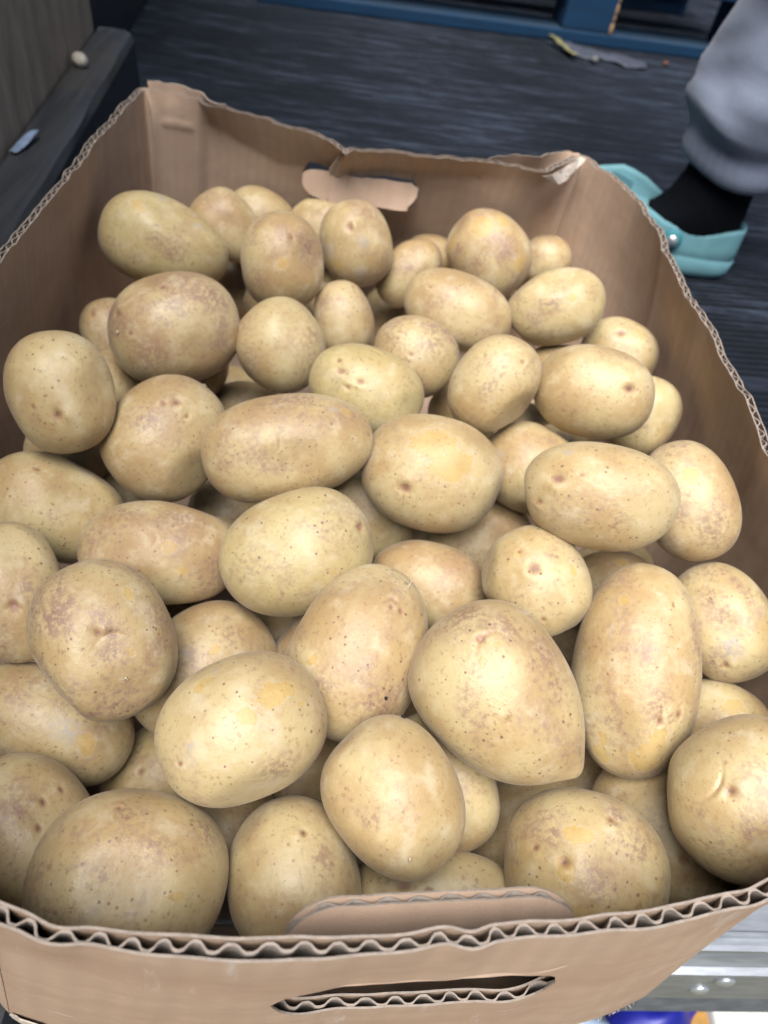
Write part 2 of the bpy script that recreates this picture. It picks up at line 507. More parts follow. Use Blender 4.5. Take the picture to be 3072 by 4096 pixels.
# small things lying on the rail and deck
def blob(name, loc, axes, mat, label, cat, seed, rot=0.0, squash=0.25, lumps=0.12):
    bm = bmesh.new()
    bmesh.ops.create_icosphere(bm, subdivisions=4, radius=1.0)
    rr = np.random.default_rng(seed)
    dirs = rr.normal(size=(7, 3)); dirs /= np.linalg.norm(dirs, axis=1)[:, None]
    am = rr.uniform(-lumps, lumps, 7)
    for v in bm.verts:
        n = np.array(v.co)
        k = 1 + float((am * np.exp(-((1 - dirs @ n) / 0.35))).sum())
        v.co = Vector((v.co.x * axes[0] * k, v.co.y * axes[1] * k, v.co.z * axes[2] * k))
    o = bm_obj(name, bm, mat, None, True, loc)
    o.rotation_euler = (0, 0, rot)
    return tag(o, label, cat)
clove_m = simple("clove_skin", (0.60, 0.54, 0.45), 0.5, 0.2, 120, 0.2, stretch=(6, 1, 1))
cl = blob("garlic_clove", (-0.3255, 1.000, 0.108), (0.0088, 0.0115, 0.0078), clove_m, "pale clove-shaped bulb lying on the kick rail by the plywood", "clove", 5, 0.5)

def scrap(name, center, outline, mat, label, cat, z0, seed, crumple=0.004, thick=0.0006):
    """thin crumpled piece: outline (x, y) in metres about its centre"""
    rr = np.random.default_rng(seed)
    bm = bmesh.new()
    vs = [bm.verts.new((x, y, 0)) for x, y in outline]
    f = bm.faces.new(vs)
    bmesh.ops.triangulate(bm, faces=[f])
    bmesh.ops.subdivide_edges(bm, edges=list(bm.edges), cuts=3, use_grid_fill=True)
    ph = rr.uniform(0, 6.28, 6); kx = rr.uniform(-140, 140, 6); ky = rr.uniform(-140, 140, 6)
    for v in bm.verts:
        v.co.z = crumple * (1.0 + float(np.mean(np.sin(kx * v.co.x + ky * v.co.y + ph))) * 1.6)
    r = bmesh.ops.extrude_face_region(bm, geom=list(bm.faces))
    for g in r["geom"]:
        if isinstance(g, bmesh.types.BMVert): g.co.z += thick
    o = bm_obj(name, bm, mat, None, True, (center[0], center[1], z0))
    return tag(o, label, cat)
blue_film = simple("pale_blue_film", (0.30, 0.39, 0.55), 0.45, 0.2, 90, 0.3)
scrap("film_scrap", (-0.312, 0.755), [(-0.008, -0.024), (-0.001, -0.025), (0.004, -0.006), (0.006, 0.004), (0.002, 0.010), (0.008, 0.022), (0.002, 0.018), (-0.003, 0.006), (-0.006, -0.006)], blue_film,
      "crumpled scrap of pale blue film on the kick rail", "plastic scrap", 0.102, 11, 0.003)
grey_film = simple("grey_film", (0.050, 0.058, 0.082), 0.6, 0.25, 60, 0.3)
scrap("film_sheet", (0.545, 1.850), [(-0.10, 0.05), (-0.07, -0.02), (-0.01, -0.055), (0.03, -0.02), (0.06, -0.07), (0.11, -0.065), (0.125, -0.02), (0.10, 0.025), (0.02, 0.03), (-0.04, 0.065)], grey_film,
      "flat torn sheet of grey film on the deck beside the blue pallet", "plastic sheet", 0.001, 12, 0.003)
leaf_m = simple("dry_leaf", (0.15, 0.145, 0.065), 0.7, 0.2, 90, 0.3)
scrap("leaf_strip", (0.468, 1.850), [(-0.016, 0.070), (-0.002, 0.078), (0.012, 0.01), (0.030, -0.066), (0.018, -0.074), (-0.004, 0.0)], leaf_m,
      "dry yellow-green leaf strip on the grey film by the pallet", "leaf", 0.010, 13, 0.003)
blob("pebble", (0.537, 1.790, 0.007), (0.010, 0.009, 0.007), simple("grey_pebble", (0.12, 0.12, 0.12), 0.8, 0.2, 90), "small grey pebble on the deck in front of the pallet's film sheet", "pebble", 8)
blob("orange_crumb", (0.724, 1.862, 0.004), (0.006, 0.005, 0.004), simple("orange_crumb_mat", (0.13, 0.055, 0.025), 0.8, 0.2, 90), "tiny orange crumb on the deck at the pallet's foot", "crumb", 9)

# blue pallet
pal = empty("blue_pallet", (0.0716, 1.888, 0), R(5.5))
tag(pal, "blue painted wooden pallet standing on the deck at the back", "pallet")
def pal_box(name, x0, x1, y0, y1, z0, z1, bevel=0.003):
    return bm_obj(name, box_bm(x1 - x0, y1 - y0, z1 - z0, (0, 0, 0), bevel), MAT['pallet'], pal, False, ((x0 + x1) / 2, (y0 + y1) / 2, (z0 + z1) / 2))
for y0 in (0.0, 0.45, 0.90):
    pal_box("bottom_board", -0.28, 0.92, y0, y0 + 0.098, 0.0005, 0.025)
for x0, x1 in ((-0.28, -0.18), (0.413, 0.532), (0.82, 0.92)):
    for y0 in (0.002, 0.452, 0.902):
        b = pal_box("block", x0, x1, y0, y0 + 0.094, 0.0255, 0.118, 0.004)
        if x0 == 0.413 and y0 == 0.002:
            for k, (z, r) in enumerate(((-0.036, 0.010), (-0.014, 0.006), (0.002, 0.008), (0.022, 0.006))):
                bm = bmesh.new(); bmesh.ops.create_icosphere(bm, subdivisions=3, radius=r)
                for v in bm.verts: v.co = Vector((v.co.x * 0.5, v.co.y * 0.5, v.co.z * (1.3 + 0.3 * math.sin(k))))
                bm_obj("bare_chip", bm, MAT['chip'], b, True, (0.0585, -0.0455, z))
for i in range(6):
    y0 = i * 0.182
    pal_box("deck_board", -0.28, 0.92, y0, y0 + 0.125, 0.1185, 0.140)
# ochre board end peeping out behind the top of the deck
tag(bm_obj("wood_offcut", box_bm(0.30, 0.07, 0.02, (0, 0, 0), 0.003), simple("ochre_wood", (0.36, 0.22, 0.10), 0.8, 0.25, 60, 0.3, stretch=(1, 8, 8)), None, False, (-0.23, 1.935, 0.010)),
    "ochre wooden offcut on the deck left of the blue pallet", "offcut")

# ------------------------------------------------------------------ cardboard box
POTATOES = [
  (1,(-0.1268,0.5155,0.1415),(0.95,-0.2295,-0.2116,0.0693,-0.5057,0.8599,-0.3044,-0.8316,-0.4645),(0.0492,0.0342,0.0332),-0.08,(0.2,0.75,0.35,0.3),[('b',-0.126,-0.004,-0.992,0.143),('b',0.167,0.151,-0.974,0.163),('p',-0.461,-0.525,-0.715,0.122),('g',0.407,-0.614,-0.676,0.092),('g',-0.178,-0.855,-0.488,0.102)],'large greenish-yellow potato against the left wall at the far end'),
  (2,(-0.0859,0.565,0.1362),(0.8243,-0.5499,-0.1347,-0.149,-0.4402,0.8854,-0.5462,-0.7098,-0.4448),(0.0331,0.0255,0.0247),-0.15,(0.5,0.2,0.5,0.4),[('p',0.142,0.809,-0.57,0.151)],"potato by the back wall's left half,behind the upright nicked one"),
  (3,(-0.035,0.4864,0.1535),(0.1924,-0.9793,-0.063,-0.4609,-0.1469,0.8752,-0.8664,-0.1394,-0.4796),(0.0348,0.0316,0.0307),0.0,(0.45,0.2,0.55,0.5),[('p',0.007,0.015,-1.0,0.112),('e',-0.443,-0.25,-0.861,0.112),('b',-0.288,-0.64,-0.712,0.279),('b',0.239,0.559,-0.794,0.223)],"upright oval potato with a small yellow nick,below the back flap's left end"),
  (4,(0.0184,0.5588,0.1377),(0.3171,-0.9479,0.0295,-0.4359,-0.1181,0.8922,-0.8423,-0.2958,-0.4506),(0.0354,0.0303,0.0294),0.0,(0.4,0.3,0.5,0.4),[('g',0.623,0.004,-0.782,0.18),('g',-0.02,-0.212,-0.977,0.193),('e',-0.382,0.059,-0.922,0.142),('g',-0.007,0.698,-0.716,0.206),('p',0.318,0.562,-0.763,0.155)],'potato with grey scabs right under the middle of the back handle flap'),
  (5,(0.0669,0.573,0.1109),(0.5675,0.817,0.1022,0.3386,-0.3447,0.8755,0.7505,-0.4622,-0.4723),(0.0337,0.0238,0.0231),0.0,(0.4,0.35,0.4,0.4),[('b',0.056,-0.11,-0.992,0.161)],'slanting small potato right of the grey-scabbed one,near the back wall'),
  (6,(0.0883,0.6137,0.1042),(0.9856,0.1115,0.1269,-0.0607,-0.4674,0.882,0.1577,-0.877,-0.4539),(0.0263,0.0228,0.0221),0.0,(0.5,0.3,0.4,0.4),[],'small potato top against the back wall left of the orange-patched one'),
  (7,(0.1319,0.5692,0.1387),(0.7458,-0.6343,0.2034,-0.426,-0.2194,0.8777,-0.5122,-0.7413,-0.4338),(0.0391,0.0338,0.0328),0.04,(0.2,0.1,0.8,0.6),[('p',-0.517,-0.267,-0.813,0.24),('p',-0.709,0.476,-0.521,0.18),('p',0.579,-0.378,-0.722,0.168),('p',-0.265,-0.736,-0.623,0.144),('b',-0.492,0.489,-0.72,0.192),('b',-0.025,0.216,-0.976,0.216),('b',0.229,-0.251,-0.94,0.192)],'far potato with orange peeled patches and purple blotches standing before the back wall'),
  (8,(0.1953,0.6135,0.116),(0.9552,0.1113,0.2743,-0.1927,-0.4694,0.8617,0.2247,-0.8759,-0.4269),(0.0246,0.023,0.0223),0.0,(0.3,0.2,0.4,0.4),[],'small round potato in the far right corner of the box'),
  (9,(0.0903,0.4412,0.1568),(0.9378,-0.301,0.1732,-0.2982,-0.4423,0.8458,-0.178,-0.8448,-0.5046),(0.0409,0.0273,0.0265),0.04,(0.3,0.2,0.35,0.6),[('b',-0.153,-0.535,-0.831,0.131),('e',-0.568,-0.263,-0.78,0.077)],'smooth oval potato just in front of the orange-patched far one'),
  (10,(0.1586,0.4411,0.1684),(0.9055,0.302,0.2981,-0.0889,-0.5519,0.8292,0.4149,-0.7773,-0.4728),(0.0353,0.0261,0.0254),0.05,(0.35,0.5,0.55,0.4),[('b',-0.088,-0.148,-0.985,0.29),('b',-0.805,0.183,-0.564,0.121),('p',0.303,-0.208,-0.93,0.121)],'yellowish potato with a purple blotch lying near the far right corner'),
  (11,(0.2165,0.4432,0.1355),(0.8495,-0.3659,0.3802,-0.5075,-0.3695,0.7784,-0.1443,-0.8542,-0.4996),(0.0298,0.0269,0.026),0.0,(0.5,0.4,0.4,0.4),[('e',-0.225,-0.537,-0.813,0.188),('s',-0.322,-0.745,-0.585,0.081),('s',0.412,-0.651,-0.638,0.067)],'potato with a purple sprouting eye on top,touching the right wall at the far end'),
  (12,(0.0605,0.3986,0.1442),(0.9643,-0.2341,0.1239,-0.2333,-0.5288,0.8161,-0.1255,-0.8158,-0.5645),(0.0307,0.0272,0.0264),0.0,(0.35,0.4,0.9,0.7),[('e',-0.104,-0.042,-0.994,0.09),('b',-0.556,-0.267,-0.787,0.339),('b',0.215,-0.405,-0.889,0.339)],'round potato with purple-brown netted skin in the middle of the far half'),
  (13,(0.0123,0.4738,0.1199),(0.2686,-0.963,0.0219,-0.5204,-0.1259,0.8446,-0.8106,-0.2383,-0.535),(0.0294,0.0243,0.0236),0.08,(0.45,0.1,0.4,0.9),[('b',-0.521,0.464,-0.716,0.17),('e',-0.731,-0.501,-0.463,0.099)],'small upright freckled potato behind the green-yellow one'),
  (14,(-0.0291,0.4066,0.1359),(0.7095,-0.7023,-0.0586,-0.3688,-0.4409,0.8183,-0.6005,-0.5589,-0.5718),(0.032,0.0305,0.0296),-0.06,(0.4,0.4,0.3,0.4),[('b',-0.222,0.661,-0.717,0.231),('b',0.192,-0.707,-0.68,0.189)],'egg-shaped potato with a dark purple stain on its left side'),
  (15,(-0.0974,0.4017,0.1441),(0.9323,0.304,-0.1959,0.329,-0.4881,0.8084,0.1501,-0.8181,-0.5551),(0.0433,0.0366,0.0355),0.0,(0.8,0.1,0.75,0.4),[('e',0.003,-0.754,-0.657,0.093),('e',-0.681,-0.445,-0.582,0.101),('s',-0.741,-0.17,-0.65,0.059),('e',-0.593,-0.095,-0.8,0.076),('b',-0.373,0.265,-0.889,0.253),('b',0.579,-0.421,-0.698,0.253)],'large brownish-mauve potato with eyes on its left,resting near the left wall'),
  (16,(-0.1536,0.4496,0.1007),(0.3472,-0.8986,-0.2683,-0.4613,-0.4128,0.7854,-0.8165,-0.1489,-0.5578),(0.0281,0.0231,0.0224),0.0,(0.5,0.3,0.3,0.4),[('e',-0.609,0.37,-0.702,0.122)],'potato in shade behind the large brownish-mauve one,against the left wall'),
  (17,(-0.1348,0.3004,0.1674),(0.1863,-0.9272,-0.3248,-0.5819,-0.3705,0.7239,-0.7916,0.0541,-0.6086),(0.0332,0.0277,0.0268),0.0,(0.25,0.3,0.3,0.7),[('c',-0.503,-0.185,-0.844,0.148,0.296,-0.953,0.067),('e',0.168,0.538,-0.826,0.074),('e',0.345,0.127,-0.93,0.157)],'potato with a pinkish scarred eye low on its face,against the left wall'),
  (18,(-0.0867,0.3123,0.1315),(0.5554,0.8072,-0.1999,0.6422,-0.2637,0.7197,0.5283,-0.5281,-0.6649),(0.039,0.0342,0.0332),-0.08,(0.3,0.25,0.35,0.5),[('e',0.361,-0.382,-0.851,0.08),('e',0.483,-0.233,-0.844,0.104),('e',0.427,0.031,-0.904,0.08),('s',0.993,-0.085,-0.079,0.048),('b',0.042,-0.394,-0.918,0.175)],'broad pale potato with three eyes in a row near its top'),
  (19,(-0.0158,0.2927,0.1499),(0.9593,0.2797,-0.0397,0.2178,-0.6428,0.7344,0.1799,-0.7131,-0.6776),(0.0488,0.0307,0.0297),-0.1,(0.55,0.3,0.5,0.8),[('c',-0.08,-0.152,-0.985,0.248,-0.019,0.993,-0.12),('p',0.686,-0.424,-0.592,0.095),('g',0.545,-0.51,-0.665,0.066),('b',0.205,-0.81,-0.549,0.256)],'long oval potato with a bright yellow chip near its right tip and a vertical scratch'),
  (20,(0.0281,0.3552,0.146),(0.9588,-0.2771,0.0624,-0.2171,-0.573,0.7903,-0.1832,-0.7713,-0.6095),(0.0379,0.0274,0.0265),0.05,(0.1,0.95,0.2,0.4),[('e',-0.475,-0.197,-0.858,0.116),('e',-0.141,-0.138,-0.98,0.106),('e',-0.299,0.065,-0.952,0.087),('e',-0.548,-0.392,-0.739,0.087),('c',-0.06,-0.865,-0.499,0.135,0.909,0.188,-0.372)],'pale green-yellow potato with several knobbly eyes on top'),
  (21,(0.0669,0.2934,0.1393),(0.9748,-0.1529,0.1627,-0.2232,-0.6647,0.713,-0.0009,-0.7313,-0.6821),(0.0417,0.0348,0.0338),0.0,(0.4,0.3,0.3,0.7),[('p',-0.059,-0.465,-0.883,0.278),('p',0.244,-0.176,-0.954,0.307),('e',-0.285,0.317,-0.905,0.132),('p',-0.828,0.367,-0.425,0.088)],'big round potato with a large ochre peeled patch in the middle of the pile'),
  (22,(0.1018,0.3428,0.1711),(0.4598,0.8567,0.2338,0.4282,-0.4445,0.7868,0.778,-0.2617,-0.5712),(0.031,0.0259,0.0251),0.04,(0.3,0.3,0.35,0.4),[('e',0.601,0.238,-0.763,0.094),('b',-0.168,-0.045,-0.985,0.156),('c',0.303,-0.523,-0.796,0.125,-0.521,0.642,-0.563)],'upright potato with a small scar,between the netted and the wide deep-eyed one'),
  (23,(0.1623,0.3418,0.173),(0.9279,-0.1002,0.3592,-0.3523,-0.5511,0.7564,0.1221,-0.8284,-0.5466),(0.037,0.0283,0.0275),0.0,(0.35,0.3,0.3,0.4),[('e',0.532,-0.21,-0.82,0.182),('b',0.263,-0.812,-0.52,0.115)],'wide oval potato with one deep eye at its right end,near the right wall'),
  (24,(0.2154,0.372,0.136),(0.3209,0.8498,0.4182,0.4503,-0.5253,0.722,0.8332,-0.0434,-0.5513),(0.0285,0.0252,0.0244),0.0,(0.35,0.55,0.3,0.3),[('b',-0.27,0.246,-0.931,0.155)],'potato in shade wedged between the wide deep-eyed one and the right wall'),
  (25,(0.1698,0.4252,0.127),(0.9447,0.1003,0.3123,-0.1958,-0.5914,0.7822,0.2632,-0.8001,-0.539),(0.0271,0.0216,0.0209),0.0,(0.6,0.2,0.5,0.4),[],'little brown potato showing in the gap behind the wide deep-eyed one'),
  (26,(0.133,0.3203,0.1267),(0.9237,-0.2467,0.2929,-0.383,-0.5967,0.7052,0.0008,-0.7636,-0.6457),(0.0311,0.0287,0.0278),0.0,(0.5,0.45,0.4,0.6),[('g',-0.609,-0.055,-0.791,0.101)],'potato with one dark grey eye at its left,behind the pale pink-eyed oval'),
  (27,(0.141,0.2426,0.1832),(0.9179,-0.1001,0.384,-0.3489,-0.6646,0.6607,0.1891,-0.7405,-0.6449),(0.0383,0.0275,0.0266),0.02,(0.15,0.2,0.35,0.8),[('g',-0.472,-0.617,-0.63,0.079),('e',-0.525,-0.149,-0.838,0.149),('e',-0.678,0.292,-0.674,0.094),('c',0.261,0.49,-0.832,0.157,0.3,-0.874,-0.382),('e',-0.261,-0.299,-0.918,0.063)],'pale oval potato with a pink eye and a grey scab,right side of the pile'),
  (28,(0.1974,0.2574,0.1711),(0.3343,-0.8094,0.4827,-0.775,0.0553,0.6295,-0.5363,-0.5846,-0.6088),(0.0338,0.0241,0.0233),0.05,(0.45,0.1,0.55,0.3),[('p',-0.344,-0.221,-0.913,0.169),('b',0.606,-0.219,-0.765,0.299),('b',0.151,0.236,-0.96,0.199)],'upright potato with an orange chip near its top,against the right wall'),
  (29,(-0.1425,0.2719,0.1077),(0.894,-0.3082,-0.3254,-0.0438,-0.7827,0.6209,-0.446,-0.5408,-0.7132),(0.0397,0.0295,0.0286),0.0,(0.35,0.4,0.35,0.8),[('e',-0.386,-0.524,-0.76,0.079),('b',-0.232,0.883,-0.407,0.194),('b',0.078,0.145,-0.986,0.106)],'wide potato cut by the left edge of the picture,below the pinkish-scarred one'),
  (30,(-0.0768,0.2413,0.1146),(0.981,-0.013,-0.1936,0.1096,-0.7862,0.6082,-0.1601,-0.6179,-0.7698),(0.0426,0.0288,0.0279),0.03,(0.75,0.25,0.7,0.7),[('c',-0.131,-0.26,-0.957,0.238,0.128,0.961,-0.245),('p',0.071,-0.105,-0.992,0.111),('b',0.173,-0.619,-0.766,0.198),('b',-0.482,-0.604,-0.635,0.238),('p',0.262,0.279,-0.924,0.071)],'brown wide potato with a vertical crease and a pale yellow fleck,left of centre'),
  (31,(-0.0043,0.2347,0.132),(0.9237,0.3829,-0.0116,0.3036,-0.7133,0.6317,0.2336,-0.587,-0.7751),(0.041,0.0331,0.0321),0.03,(0.25,0.85,0.35,1.0),[('s',-0.193,-0.854,-0.483,0.041),('e',0.807,-0.071,-0.586,0.124),('p',0.317,0.437,-0.842,0.041)],'green-yellow finely dotted potato at the centre of the pile'),
  (32,(0.0331,0.3111,0.0882),(0.5685,-0.8195,0.0727,-0.6277,-0.375,0.6822,-0.5318,-0.4334,-0.7276),(0.0382,0.0297,0.0288),0.0,(0.45,0.5,0.3,0.4),[],'potato tucked under the ochre-patched and green-yellow dotted ones'),
  (33,(-0.1371,0.2056,0.1212),(0.2595,-0.8987,-0.3536,-0.7359,-0.4212,0.5302,-0.6254,0.1226,-0.7706),(0.0356,0.0216,0.021),0.0,(0.45,0.3,0.5,0.7),[('e',0.193,0.106,-0.975,0.18),('c',0.181,0.103,-0.978,0.239,0.131,-0.99,-0.045),('b',-0.019,-0.213,-0.977,0.18)],'potato with a curved crease cut by the left edge,beside the big netted one'),
  (34,(-0.0851,0.1722,0.1373),(0.4928,-0.8337,-0.249,-0.6693,-0.5461,0.5038,-0.5561,-0.0816,-0.8271),(0.0374,0.0301,0.0292),0.0,(0.5,0.3,0.85,0.8),[('c',-0.046,-0.102,-0.994,0.194,0.224,-0.968,0.113),('e',-0.111,0.058,-0.992,0.09),('p',-0.358,-0.512,-0.781,0.069),('p',0.243,-0.236,-0.941,0.062),('s',0.516,-0.028,-0.856,0.062),('b',0.205,0.081,-0.975,0.139),('b',-0.534,0.333,-0.777,0.243),('b',0.013,-0.778,-0.628,0.208),('b',-0.537,-0.782,-0.315,0.208),('b',-0.273,-0.034,-0.961,0.139)],'big round potato with brown netted skin and a white root stub low on its face'),
  (35,(-0.0483,0.1924,0.08),(0.7042,0.6993,-0.1226,0.6561,-0.575,0.4888,0.2713,-0.4246,-0.8638),(0.0407,0.0337,0.0327),0.0,(0.6,0.2,0.6,0.5),[('b',-0.055,-0.3,-0.952,0.216),('g',-0.056,-0.371,-0.927,0.086),('p',0.254,-0.148,-0.956,0.086),('b',0.505,-0.154,-0.849,0.144)],'potato with a dark sunken scar behind the big netted round one'),
  (36,(-0.0204,0.133,0.1406),(0.8826,0.4655,-0.0656,0.4462,-0.7854,0.429,0.1481,-0.4079,-0.9009),(0.0358,0.0298,0.0289),0.03,(0.2,0.3,0.35,0.8),[('p',0.393,-0.229,-0.891,0.193),('p',0.58,-0.215,-0.786,0.116),('p',0.086,-0.096,-0.992,0.096),('p',-0.209,-0.71,-0.672,0.103),('g',-0.546,-0.066,-0.835,0.071),('e',-0.709,0.082,-0.7,0.058),('g',-0.051,-0.805,-0.591,0.058),('b',0.176,0.649,-0.74,0.225),('p',0.655,0.038,-0.754,0.058)],'oval potato with bright orange peeled patches,left of the front middle'),
  (37,(0.0275,0.1793,0.1294),(0.3498,0.9334,0.0804,0.7822,-0.3382,0.5233,0.5156,-0.1201,-0.8483),(0.0438,0.0324,0.0314),-0.14,(0.45,0.25,0.5,0.9),[('c',0.618,0.146,-0.773,0.113,0.069,0.96,0.271),('e',0.534,0.18,-0.826,0.057),('e',0.537,0.334,-0.775,0.069),('b',-0.414,0.613,-0.673,0.201),('b',-0.392,0.419,-0.819,0.138),('k',-0.307,0.566,-0.765,0.025),('b',-0.433,-0.23,-0.871,0.157),('p',-0.258,-0.493,-0.831,0.063)],'upright egg-shaped potato with fine root hairs on top and a dark base'),
  (38,(0.069,0.2423,0.1026),(0.9481,-0.2686,0.1703,-0.3161,-0.7366,0.5979,-0.0352,-0.6207,-0.7833),(0.0349,0.0256,0.0248),0.08,(0.65,0.25,0.3,0.4),[('e',0.91,-0.154,-0.386,0.084)],'smooth golden-brown potato behind the root-haired one'),
  (39,(0.1131,0.3039,0.0729),(0.7981,0.5535,0.2381,0.2999,-0.7076,0.6398,0.5226,-0.4392,-0.7308),(0.0361,0.0295,0.0286),0.0,(0.7,0.2,0.5,0.5),[],'brown potato in shade under the ochre-patched big one'),
  (40,(0.1169,0.2186,0.1418),(0.5173,-0.7963,0.3137,-0.7649,-0.2658,0.5867,-0.3838,-0.5434,-0.7466),(0.0303,0.027,0.0262),-0.03,(0.05,0.35,0.25,0.9),[('e',-0.208,-0.087,-0.974,0.174),('p',-0.042,-0.393,-0.918,0.07),('p',0.11,-0.658,-0.745,0.096),('e',-0.552,-0.009,-0.834,0.078),('e',0.551,0.217,-0.806,0.07),('p',-0.526,0.026,-0.85,0.07),('b',-0.256,-0.451,-0.855,0.087)],'pale round potato with a pink eye and small orange chips,right of centre'),
  (41,(0.18,0.251,0.1005),(0.9116,0.071,0.4049,-0.1883,-0.8034,0.5648,0.3654,-0.5911,-0.719),(0.0269,0.0231,0.0224),0.0,(0.55,0.4,0.2,0.3),[('p',0.193,-0.621,-0.759,0.12)],'smooth potato showing under the pale pink-eyed oval,right side'),
  (42,(0.087,0.1505,0.1496),(0.6238,-0.7333,0.2706,-0.7508,-0.4659,0.4682,-0.2172,-0.4952,-0.8412),(0.0427,0.0335,0.0325),-0.17,(0.4,0.35,0.5,0.9),[('c',-0.481,-0.235,-0.845,0.174,-0.037,-0.949,0.313),('e',-0.494,-0.205,-0.845,0.081),('b',-0.394,-0.514,-0.762,0.174),('b',0.004,-0.677,-0.736,0.174),('b',-0.781,-0.24,-0.577,0.232),('b',0.228,-0.616,-0.754,0.116),('p',-0.348,-0.324,-0.88,0.041),('p',-0.321,-0.072,-0.944,0.052),('c',0.241,0.12,-0.963,0.058,-0.413,-0.89,-0.193)],'large teardrop potato with a pointed nipple at its lower right end'),
  (43,(0.1635,0.1784,0.1303),(-0.126,-0.8925,0.4331,-0.8114,0.3439,0.4727,-0.5708,-0.2919,-0.7675),(0.0532,0.0311,0.0301),0.05,(0.3,0.2,0.6,0.6),[('p',-0.569,0.292,-0.768,0.08),('p',0.647,-0.364,-0.67,0.2),('p',0.779,-0.235,-0.581,0.133),('p',0.688,0.328,-0.648,0.093),('p',0.828,0.315,-0.465,0.133),('p',-0.828,-0.554,-0.083,0.107),('b',0.283,-0.367,-0.886,0.2),('e',0.378,-0.421,-0.825,0.08),('e',0.294,-0.651,-0.7,0.08),('b',-0.118,-0.156,-0.981,0.133),('p',-0.75,-0.292,-0.593,0.047),('e',-0.593,-0.413,-0.691,0.053)],'large long upright potato with peeled yellow skin at its bottom,right side'),
  (44,(0.2153,0.2068,0.1348),(0.311,-0.7946,0.5214,-0.8654,-0.0101,0.5009,-0.3928,-0.6071,-0.6908),(0.0328,0.0252,0.0245),0.06,(0.25,0.45,0.6,0.7),[('b',-0.36,-0.033,-0.932,0.256),('b',-0.081,-0.08,-0.994,0.246),('e',0.648,0.199,-0.735,0.118),('g',0.401,-0.016,-0.916,0.246),('s',-0.358,-0.041,-0.933,0.049)],'potato with brown smudges against the right wall behind the long upright one'),
  (45,(0.2157,0.1643,0.1036),(0.7415,-0.4269,0.5176,-0.6496,-0.65,0.3943,0.1681,-0.6286,-0.7593),(0.0256,0.0232,0.0225),0.0,(0.5,0.45,0.3,0.4),[('p',0.052,-0.493,-0.868,0.205)],'potato with a pale peeled patch low against the right wall'),
  (46,(0.1909,0.1127,0.1422),(0.4892,-0.6872,0.5371,-0.872,-0.373,0.317,-0.0175,-0.6234,-0.7817),(0.0318,0.0349,0.0338),-0.03,(0.35,0.35,0.35,0.6),[('e',-0.167,0.107,-0.98,0.124),('c',-0.272,0.184,-0.945,0.207,0.384,0.919,0.09),('b',-0.183,0.502,-0.845,0.097),('b',0.31,0.223,-0.924,0.124)],'large potato with an arc-shaped scar cut by the right edge of the picture'),
  (47,(0.0421,0.1094,0.1357),(0.6245,-0.7689,0.137,-0.7555,-0.5503,0.3556,-0.1981,-0.3256,-0.9245),(0.0327,0.0275,0.0267),-0.07,(0.4,0.35,0.2,0.4),[('k',-0.628,-0.724,-0.284,0.035),('s',0.631,0.293,-0.718,0.062),('b',0.074,0.446,-0.892,0.097)],'smooth golden egg-shaped potato with a white root stub at its bottom,front middle'),
  (48,(0.071,0.1315,0.0992),(0.4995,-0.8428,0.2006,-0.8348,-0.4064,0.3715,-0.2315,-0.353,-0.9065),(0.0332,0.0231,0.0224),0.0,(0.5,0.35,0.4,0.4),[],'potato in shade behind the golden egg-shaped one,under the teardrop one'),
  (49,(0.065,0.0851,0.0853),(0.9824,0.0236,0.185,-0.0223,-0.97,0.2421,0.1852,-0.242,-0.9524),(0.0381,0.0204,0.0198),0.0,(0.75,0.2,0.5,0.5),[('e',-0.3,-0.259,-0.918,0.166),('e',-0.009,-0.175,-0.985,0.101)],'flat-lying brown potato just behind the front inner handle flap'),
  (50,(0.0045,0.0894,0.1015),(0.2732,-0.9619,0.0136,-0.9271,-0.2595,0.2704,-0.2565,-0.0865,-0.9627),(0.0313,0.0276,0.0267),0.08,(0.55,0.3,0.25,0.4),[('e',-0.42,-0.276,-0.865,0.098),('b',-0.084,-0.476,-0.875,0.166)],'smooth tan front potato between the biggest front-left and golden egg-shaped ones'),
  (51,(-0.0568,0.0816,0.1151),(0.9755,-0.1303,-0.1772,-0.0824,-0.9636,0.2545,-0.2039,-0.2337,-0.9507),(0.038,0.0326,0.0317),0.0,(0.25,0.25,0.5,0.7),[('e',-0.292,-0.669,-0.684,0.055),('p',0.46,0.08,-0.885,0.067),('b',-0.257,0.048,-0.965,0.135),('b',0.117,-0.339,-0.933,0.172),('b',0.563,-0.589,-0.579,0.184),('b',-0.176,-0.619,-0.765,0.184)],'biggest front-left potato with purple-brown blotches,right behind the front rim'),
  (52,(-0.1072,0.1062,0.0882),(0.5834,-0.7571,-0.294,-0.6996,-0.6524,0.2914,-0.4124,0.0357,-0.9103),(0.0365,0.027,0.0262),0.05,(0.55,0.2,0.5,0.5),[('e',-0.225,-0.351,-0.909,0.096),('e',-0.226,-0.64,-0.734,0.08),('e',0.011,-0.13,-0.991,0.088),('b',-0.266,-0.002,-0.964,0.2)],'brown potato with pitted eyes cut by the left edge at the front'),
  (53,(-0.1173,0.1608,0.0777),(0.8865,-0.3555,-0.2962,-0.22,-0.8869,0.4061,-0.4071,-0.2948,-0.8645),(0.042,0.0263,0.0255),0.08,(0.5,0.3,0.6,0.5),[('g',0.23,0.013,-0.973,0.27),('p',0.473,0.069,-0.879,0.135),('b',-0.475,-0.151,-0.867,0.211)],'potato with a grey smear cut by the left edge,under the big netted round one'),
  (54,(-0.0686,0.1554,0.0292),(0.5604,0.8124,-0.161,0.7987,-0.4786,0.3646,0.2192,-0.333,-0.9171),(0.0331,0.0279,0.0279),0.0,(0.4,0.6,0.3,0.4),[('e',-0.113,-0.349,-0.93,0.094)],'small yellowish potato in the dark gap left of the orange-peeled oval'),
